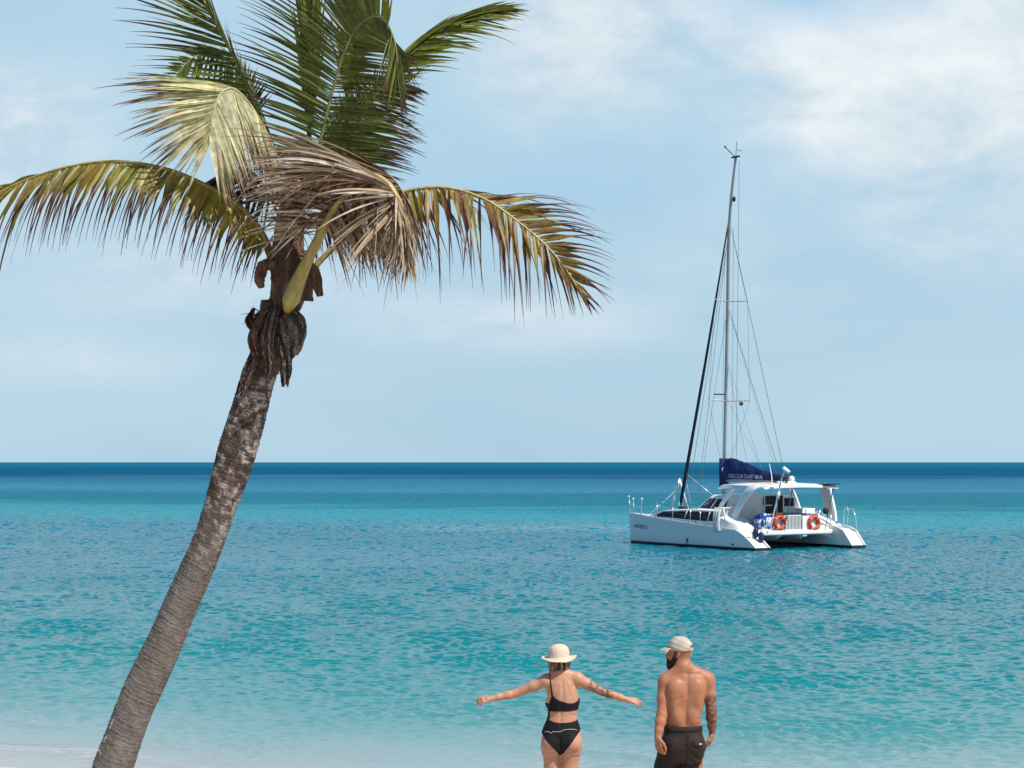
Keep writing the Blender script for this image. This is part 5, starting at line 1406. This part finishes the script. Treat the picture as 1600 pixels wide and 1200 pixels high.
tat = [[(1073.4, 1042.6), (1072.4, 1046), (1073, 1050), (1076, 1055.4), (1079, 1050), (1079.8, 1046), (1079, 1042.6)], [(1076, 1044.5), (1074.4, 1047.6), (1076, 1051.5), (1077.8, 1047.6), (1076, 1044.5)], [(1073, 1050), (1074.6, 1047.6)], [(1079, 1050), (1077.6, 1047.6)]]
for pl in tat:
    for a, b in zip(pl[:-1], pl[1:]):
        A3, B3 = pm_(*a), pm_(*b); q = V_.copy(); q[:, 1] = 0
        dd_, _ = segd(q, (A3.x, 0, A3.z), (B3.x, 0, B3.z)); ln = np.minimum(ln, dd_)
attr(me, 'line_ink', np.clip(1.35 - ln / .0034, 0, 1) * (V_[:, 1] < .0))
body_m = link_mesh('body', me, M_skin_m, man)
# beard
fb = Field(np.array(hc) - .16, np.array(hc) + np.array([.12, .16, .06]), .004)
up = Vector((0, 0, 1))
fb.ell(hc + hf * .058 - up * .092, (.052, .050, .052), .02, Mh)
fb.ell(hc + hf * .068 - up * .122, (.036, .034, .032), .02, Mh)
for s_ in (-1, 1):
    fb.chain([hc + hf * .004 + lat * s_ * .070 + up * .012, hc + hf * .012 + lat * s_ * .068 - up * .040, hc + hf * .040 + lat * s_ * .052 - up * .082], [.010, .017, .024], .02)
    fb.cone(hc + hf * .096 - up * .048 + lat * s_ * .004, hc + hf * .084 - up * .060 + lat * s_ * .030, .010, .009, .01)
fb.groove(lambda X_, Y_, Z_: .0022 * np.sin(X_ * 420 + Z_ * 90) * np.sin(Y_ * 380 + Z_ * 60))
me, _ = fb.mesh('beard'); link_mesh('beard', me, cloth_mat('beard_hair', (.016, .011, .009), .7, .3, .6, 120), man)
for s_ in (-1, 1):
    mb = MB(); mb.sphere(hc + hf * .078 + lat * s_ * .032 + up * .002, .0115, 12, 8); mb.build('eye', simple_mat('eye_dark', (.05, .03, .02), .15) if s_ < 0 else bpy.data.materials['eye_dark'], man, smooth=True)
# cap
fc = Field(np.array(hc) - np.array([.24, .18, .05]), np.array(hc) + np.array([.16, .20, .17]), .004)
fc.ell(hc + up * .034 - hf * .012, (.086, .108, .100), .01, Mh)
M_cap = NT('beige_cap'); o = M_cap.obj(); fz = M_cap.noise(o, 14, 4, .6); fw2 = M_cap.noise(o, 240, 2, .5)
mc = M_cap.mix(M_cap.maprange(fz, .3, .7), (.42, .36, .28), (.55, .49, .40)); M_cap = M_cap.done(M_cap.principled(mc, .85, .2, normal=M_cap.bump(fw2, .3, .004)))
rimn = up * 1.0 + hf * .10
X_ = fc.ax[0][:, None, None] - hc.x; Y_ = fc.ax[1][None, :, None] - hc.y; Z_ = fc.ax[2][None, None, :] - hc.z
rl = rimn.length
pl_ = (X_ * rimn.x + Y_ * rimn.y + Z_ * rimn.z) / rl
af = X_ * hf.x + Y_ * hf.y + Z_ * hf.z; al_ = X_ * lat.x + Y_ * lat.y + Z_ * lat.z
cut = -(pl_ - .018 - .012 * np.clip(af / .1, -1, 1))
inner = -(fc.D + .006)
shell = np.maximum(np.maximum(fc.D, cut), np.where(cut < .0, -1, inner * 0 - 1))
hole = (np.sqrt((al_ / .034) ** 2 + ((Z_ - .040) / .024) ** 2) - 1) * .024
hole = np.maximum(hole, af + .07)
shell = np.maximum(shell, -hole)
seam = sum(.0016 * np.exp(-((np.arctan2(al_, -af) - a_) / .03) ** 2) for a_ in np.linspace(-2.6, 2.6, 6))
shell = shell + seam + .0012 * np.sin(Z_ * 160 + X_ * 60)
me, _ = fc.mesh('cap', shell.astype(np.float32)); cap_o = link_mesh('cap', me, M_cap, man)
mb = MB(); rr_ = []
for i in range(15):
    a = (i / 14 - .5) * 2.1; r0, r1 = .085, .085 + .082 * math.cos(a * .85) ** .6
    dv = hf * math.cos(a) + lat * math.sin(a) * .86
    zb = .046 - .010 * math.cos(a) ; zt = .012 - .020 * (1 - math.cos(a * 1.2))
    p0, p1 = hc + dv * r0 + up * zb, hc + dv * r1 + up * (zt + .010)
    pmid = p0.lerp(p1, .5) + up * .008
    rr_.append([p0 + up * .003, pmid + up * .003, p1 + up * .002, p1 - up * .003, pmid - up * .003, p0 - up * .003])
mb.loft(rr_); mb.build('cap_brim', M_cap, cap_o, smooth=True, auto=60)
mb = MB(); mb.tube([hc - hf * .104 + lat * q * .04 + up * (.018) + hf * abs(q) * .018 for q in (-1, -.5, 0, .5, 1)], .009, 8, flat=(.5, 1), up=hf); mb.build('cap_strap', M_cap, cap_o, smooth=True)
# shorts
fs = Field((-.34, -.26, .38), (.28, .26, 1.12), .005)
rows = []
for py, l_, r_, dp in [(1132.5, 1038.2, 1095.2, .124), (1140, 1037.6, 1096, .126), (1147, 1036.5, 1097.5, .132), (1157, 1034.5, 1099, .140), (1168, 1032, 1098.5, .140), (1178, 1031, 1096.5, .132), (1190, 1033, 1092, .11)]:
    a = pm_((l_ + r_) / 2, py); rows.append((a.z, a.x, -.004, mr(r_ - l_) / 2, dp))
fs.trunk(rows, .02, 2.4)
for x_ in (1052, 1083): fs.ell(pm_(x_, 1163, -.055), (.094, .095, .095), .03)
fs.chain([pm_(1050, 1166, .0), pm_(1041, 1198, .02), z_(-.155, .06, .50)], [.108, .098, .092], .02)
fs.chain([pm_(1083, 1166, .0), pm_(1076, 1198, .03), z_(.058, .07, .50)], [.106, .092, .090], .02)
def folds(X_, Y_, Z_):
    g = .0035 * np.sin(90 * (Z_ + .55 * X_) + 3 * np.sin(14 * X_)) * np.exp(-((X_ - .085) / .07) ** 2 - ((Z_ - .80) / .13) ** 2)
    g = g + .003 * np.sin(70 * (Z_ - .8 * X_) + 2 * np.sin(17 * X_ + 1)) * np.exp(-((X_ + .10) / .08) ** 2 - ((Z_ - .84) / .12) ** 2)
    g = g + .005 * np.exp(-((X_ - pm_(1068, 1160).x) / .012) ** 2) * (Z_ < 1.04)
    return g
fs.groove(folds)
fs.groove(lambda X_, Y_, Z_: np.maximum(0, .50 - Z_) * 3)
M_short = NT('dark_shorts'); o = M_short.obj(); a1 = M_short.noise(o, 6, 4, .6); a2 = M_short.noise(M_short.mapping(o, (22, 22, 60), rot=(0, .5, 0)), 1.0, 5, .65, .8); a3 = M_short.noise(o, 300, 2, .5)
mc = M_short.mix(M_short.maprange(a1, .3, .7), (.021, .013, .012), (.034, .022, .021)); M_short = M_short.done(M_short.principled(mc, .68, .25, normal=M_short.bump(a2, .42, .012)))
me, _ = fs.mesh('shorts'); sh = link_mesh('shorts', me, M_short, man)
pz = lambda pts_: [(pm_(a, b).x, pm_(a, b).z) for a, b in pts_]
def onshorts(name, pts_, off, mat, parent, side=-1):
    D = np.maximum(fs.D - off, fs.poly(pz(pts_))); D = np.maximum(D, -(fs.D + .006)); D = np.maximum(D, np.broadcast_to((side * -1) * -1 * 0 + fs.ax[1][None, :, None] - .0, D.shape) if side < 0 else D)
    me, _ = fs.mesh(name, D.astype(np.float32)); return link_mesh(name, me, mat, parent)
wb = np.maximum(np.maximum(fs.D - .007, fs.poly(pz([(1020, 1134), (1110, 1133), (1110, 1139.5), (1020, 1140.5)]))), -(fs.D + .006))
me, _ = fs.mesh('waistband', wb.astype(np.float32)); link_mesh('waistband', me, M_short, sh)
pk = onshorts('pocket_flap', [(1080.5, 1153.5), (1096.5, 1153), (1096.5, 1160.5), (1090, 1163), (1080.5, 1160)], .008, M_short, sh)
onshorts('pocket_label', [(1089.6, 1157.2), (1094.2, 1157.4), (1094.2, 1159.8), (1089.6, 1159.6)], .013, simple_mat('label_white', (.55, .50, .48), .7), pk)

# ---------------------------------------------------------------- the woman
wx = (876 - 800) / 2800 * DP
wo = Vector((wx, DP, ground_z(wx, DP)))
def pw(px, py, dy=0.0): return P(px, py, DP + dy) - wo
g = Field((-.78, -.24, -.02), (.72, .34, 1.64), .005)
rows = []
for py, l_, r_, dp, cy in [(1052, 864, 889, .050, .01), (1058, 858, 896, .068, .01), (1066, 854.5, 900.5, .082, .01), (1078, 853.5, 902.5, .094, .012), (1092, 856, 904, .098, .015), (1107, 857.5, 902.5, .092, .012), (1118, 857.5, 901, .086, .008), (1126, 855, 901.5, .088, .004), (1136, 850.5, 904.5, .098, -.002), (1146, 847.3, 907.3, .106, -.006), (1157, 846.3, 908.8, .108, -.008), (1168, 846.5, 908.8, .10, -.006), (1177, 849, 907, .085, 0)]:
    a = pw((l_ + r_) / 2, py); rows.append((a.z, a.x, cy, mr(r_ - l_) / 2, dp))
g.trunk(rows, .02, 2.25)
g.ell(pw(864, 1097, .075), (.062, .06, .06), .03); g.ell(pw(893, 1096, .075), (.062, .06, .06), .03)
g.chain([pw(876, 1058, .01), pw(875, 1046, .02), pw(874, 1034, .03)], [.058, .050, .048], .025)
g.cone(pw(873, 1051, .0), pw(856, 1061, .0), .038, .042, .03); g.cone(pw(879, 1051, .0), pw(900, 1058, .0), .038, .042, .03)
g.ell(pw(853.5, 1064), (.052, .055, .052), .03); g.ell(pw(902.5, 1061), (.052, .055, .052), .03)
WLS, WLE, WLW = pw(851, 1065, .0), pw(806, 1083.5, .03), pw(767.5, 1091.8, .0)
g.chain([WLS, WLS.lerp(WLE, .4), WLE], [.048, .0425, .033], .025); g.chain([WLE, WLE.lerp(WLW, .3), WLE.lerp(WLW, .7), WLW], [.033, .0335, .0262, .0195], .02)
WRS, WRE, WRW = pw(904.5, 1062, .0), pw(939.5, 1080, .03), pw(981, 1093.8, .0)
g.chain([WRS, WRS.lerp(WRE, .4), WRE], [.048, .0435, .034], .025); g.chain([WRE, WRE.lerp(WRW, .3), WRE.lerp(WRW, .7), WRW], [.034, .0345, .027, .020], .02)
hand(g, WLW, pw(740, 1096.0, -.02) - WLW, (-.25, -.62, .75), 1, (.35, .45, .35), .90, .16)
hand(g, WRW, pw(1006, 1098.5, -.01) - WRW, (.25, -.55, .80), -1, (.25, .40, .35), .88, .16)
whc = pw(873.5, 1030, .035); whf = Vector((-.10, 1, .02)).normalized()
Mw, wlat = head(g, whc, whf, .015, .93, .9)
WH = [(pw(861.5, 1166, .0), pw(862.5, 1199, .015), z_(-.075, .05, .45), z_(-.075, -.12, .09)), (pw(892, 1166, .0), pw(888.8, 1199, .03), z_(.070, .12, .46), z_(.065, .10, .08))]
for (a, b, c, d), rr4 in zip(WH, ((.083, .063, .048, .030), (.086, .076, .050, .031))):
    g.chain([a, b, c], rr4[:3], .025); g.chain([c, c.lerp(d, .3), d], [rr4[2], .050, rr4[3]], .02); foot(g, d, (0, 1, 0))
g.ell(pw(861.5, 1162, -.058), (.078, .072, .080), .022); g.ell(pw(892.5, 1161, -.058), (.080, .072, .080), .022)
wz = np.array([pw(0, q).z for q in (1132, 1110, 1080, 1056)]); wxs = np.array([pw(q, 1100).x for q in (875.5, 876, 879.5, 878)])
def wsp(X_, Y_, Z_):
    xs_ = np.interp(Z_, wz, wxs); zz = np.clip((Z_ - wz[0] + .06) / .08, 0, 1) * np.clip((wz[-1] - Z_) / .05, 0, 1)
    q = .006 * np.exp(-((X_ - xs_) / .015) ** 2) * zz
    for a, b, am, wd in ((pw(872, 1073), pw(866, 1090), .0025, .011), (pw(884, 1066), pw(890, 1086), .003, .011), (pw(900, 1118), pw(890, 1115), .003, .005), (pw(875, 1176), pw(875, 1150), .010, .009), (pw(880, 1174.5), pw(900, 1170), .007, .006), (pw(871, 1175.5), pw(853, 1173), .005, .006)):
        e = np.array([b.x - a.x, b.z - a.z]); t = np.clip(((X_ - a.x) * e[0] + (Z_ - a.z) * e[1]) / (e @ e), 0, 1)
        q = q + am * np.exp(-((X_ - a.x - t * e[0]) ** 2 + (Z_ - a.z - t * e[1]) ** 2) / wd ** 2)
    return q * (Y_ < -.01)
g.groove(wsp)
M_skin_w = skin_mat('lightly_tanned_skin', (.55, .30, .19), (.54, .25, .155))
woman = empty('person', wo); tag(woman, 'woman in black swimsuit and straw hat holding both arms out wide', 'person')
me, V_ = g.mesh('body')
d1, t1 = segd(V_, WRS, WRE); d2, t2 = segd(V_, WRE, WRW)
attr(me, 'ink', np.maximum((d1 < .07) * np.clip((t1 - .30) / .15, 0, 1), (d2 < .06) * np.clip((.50 - t2) / .08, 0, 1)))
attr(me, 'line_ink', np.zeros(len(V_)))
link_mesh('body', me, M_skin_w, woman)
wzp = lambda pts_: [(pw(a, b).x, pw(a, b).z) for a, b in pts_]
regs = [[(858.0, 1052), (859.3, 1052), (863.6, 1085), (862.5, 1090), (861.0, 1085)],
        [(862.6, 1083.5), (866, 1088), (871, 1091.5), (879, 1094.8), (889, 1097.2), (897, 1097), (903, 1094), (906.5, 1089.5), (912, 1090), (910, 1107), (890, 1109.3), (857, 1110.5), (848, 1110), (848, 1100), (857.5, 1099), (861, 1088)],
        [(848, 1109), (858.6, 1109), (858, 1121), (853, 1128), (840, 1130)],
        [(838, 1129), (853, 1121.5), (858, 1123.8), (866, 1126.3), (876, 1127.3), (890, 1126.6), (902, 1124.4), (914, 1124), (914, 1134), (908.8, 1137.5), (898, 1150), (888, 1163), (881, 1173.5), (876.5, 1178), (873, 1178), (869.5, 1172), (858, 1159), (847.5, 1146), (838, 1140)]]
Dp = None
for q in regs:
    e = g.poly(wzp(q)); Dp = e if Dp is None else np.minimum(Dp, e)
armx = np.maximum(0, 0)
suit = np.maximum(np.maximum(g.D - .0055, Dp), -(g.D + .008))
M_suit = cloth_mat('black_swim_fabric', (.010, .009, .010), .75, .2, .2, 60)
me, _ = g.mesh('swimsuit', suit.astype(np.float32)); su = link_mesh('swimsuit', me, M_suit, woman)
mb = MB(); pts_ = []
for a, b in [(850.5, 1141.8), (854, 1140.8), (857, 1140.6), (859, 1142.6), (861.5, 1142.2), (863.5, 1139.9), (867, 1140.3), (870, 1140.6), (872.5, 1139.8), (875, 1140.4), (878, 1138.2), (883, 1137), (890, 1136.6), (897, 1137.2), (901.5, 1138.8)]:
    q = pw(a, b); y_ = g.back(q.x, q.z, .0055)
    if y_ is not None: pts_.append(Vector((q.x, y_ - .0008, q.z)))
mb.tube(pts_, .0017, 6); mb.build('wave_print', simple_mat('print_white', (.62, .62, .64), .6), su, smooth=True)
# hair: strands of a short wet bob
hr = np.random.default_rng(31)
mb = MB()
HC = [(.030, .019, .012), (.050, .030, .018), (.022, .014, .010), (.24, .16, .085), (.50, .38, .24), (.075, .045, .026)]
for layer, cnt in ((0, 170), (1, 230)):
    for i in range(cnt):
        a = hr.uniform(-2.25, 2.25); dv = -whf * math.cos(a) + wlat * math.sin(a)
        r0 = .077 + layer * .007; topz = .03 + hr.uniform(-.01, .02)
        L = hr.uniform(.085, .125) + .012 * abs(math.sin(a)) + (.018 if abs(a) > .9 else 0) - (.015 if abs(a) < .45 else 0)
        n_ = 6; pts_ = []; sw = hr.normal(0, .10); fl = hr.normal(0, .006)
        for k in range(n_ + 1):
            q = k / n_; zz = topz - (L + .03) * q
            rad = r0 * math.sqrt(max(.35, 1 - (max(0, -zz - .02) / .135) ** 2)) + .004 * layer * math.sin(q * 6 + i) + fl * q
            an = a + sw * q + .05 * math.sin(5 * q + i)
            dv = -whf * math.cos(an) + wlat * math.sin(an)
            pts_.append(whc + dv * rad + Vector((0, 0, zz)))
        c_ = HC[int(hr.integers(0, 3))] if (layer == 0 or hr.random() < .40) else HC[int(hr.integers(3, 6))]
        b0 = len(mb.v); mb.tube(pts_, [.0062, .0066, .0064, .006, .005, .0036, .001], 5, caps=False)
        for k in range(b0, len(mb.v)): mb.c[k] = c_
hm = NT('wet_hair'); hcx = hm.n('ShaderNodeVertexColor', layer_name='tone').outputs[0]
mb.build('hair', hm.done(hm.principled(hcx, .38, .5)), woman, smooth=True, recalc=False)
for s_ in (-1, 1):
    mb2 = MB(); mb2.sphere(whc + whf * .073 + wlat * s_ * .030, .0108, 12, 8); mb2.build('eye', bpy.data.materials['eye_dark'], woman, smooth=True)
# straw hat, tipped a little to the back
st_ = NT('straw'); o = st_.obj(); sp_ = st_.n('ShaderNodeSeparateXYZ'); st_.l(o, sp_.inputs[0])
wv = st_.n('ShaderNodeTexWave'); wv.wave_type = 'RINGS'; wv.rings_direction = 'SPHERICAL'; wv.inputs['Scale'].default_value = 55; wv.inputs['Distortion'].default_value = 2.5; wv.inputs['Detail'].default_value = 2
st_.l(o, wv.inputs['Vector']); nz = st_.noise(o, 60, 4, .7)
sc_ = st_.mix(st_.maprange(nz, .3, .7), (.56, .42, .29), (.76, .64, .50)); sc_ = st_.mix(st_.math('MULTIPLY', wv.outputs[1], .18), sc_, (.42, .30, .19))
M_straw = st_.done(st_.principled(sc_, .8, .25, normal=st_.bump(st_.math('ADD', st_.math('MULTIPLY', wv.outputs[1], .4), nz), .4, .003)))
hat = empty('sun_hat', (0, 0, 0)); hat.parent = woman
hat.location = whc + Vector((0, 0, .014)); hat.rotation_euler = (R(3), R(-2), 0)
prof = [(.0, .112), (.03, .110), (.055, .101), (.074, .082), (.083, .055), (.087, .022), (.091, .008), (.105, .002), (.125, -.001), (.136, -.001), (.146, .001), (.1465, -.003), (.136, -.006), (.124, -.006), (.104, -.004), (.088, .002), (.082, .02), (.078, .055)]
rr_ = []
for r_, z2 in prof:
    ring = []
    for k in range(64):
        a = 2 * math.pi * k / 64
        rim = max(0, (r_ - .088) / .065)
        ring.append(Vector((r_ * math.cos(a) * (1.05 - .05 * min(1, rim) + .012 * rim * math.sin(5 * a)), r_ * math.sin(a) * (1.24 - .16 * min(1, rim)) * (1 + .015 * rim * math.sin(3 * a + 1)), z2 + rim * (.013 * math.cos(2 * a) - .004 + .004 * math.sin(3 * a + 1) + .002 * math.sin(7 * a)))))
    rr_.append(ring)
mb = MB(); mb.loft(rr_, caps=False); mb.build('crown_and_brim', M_straw, hat, smooth=True)
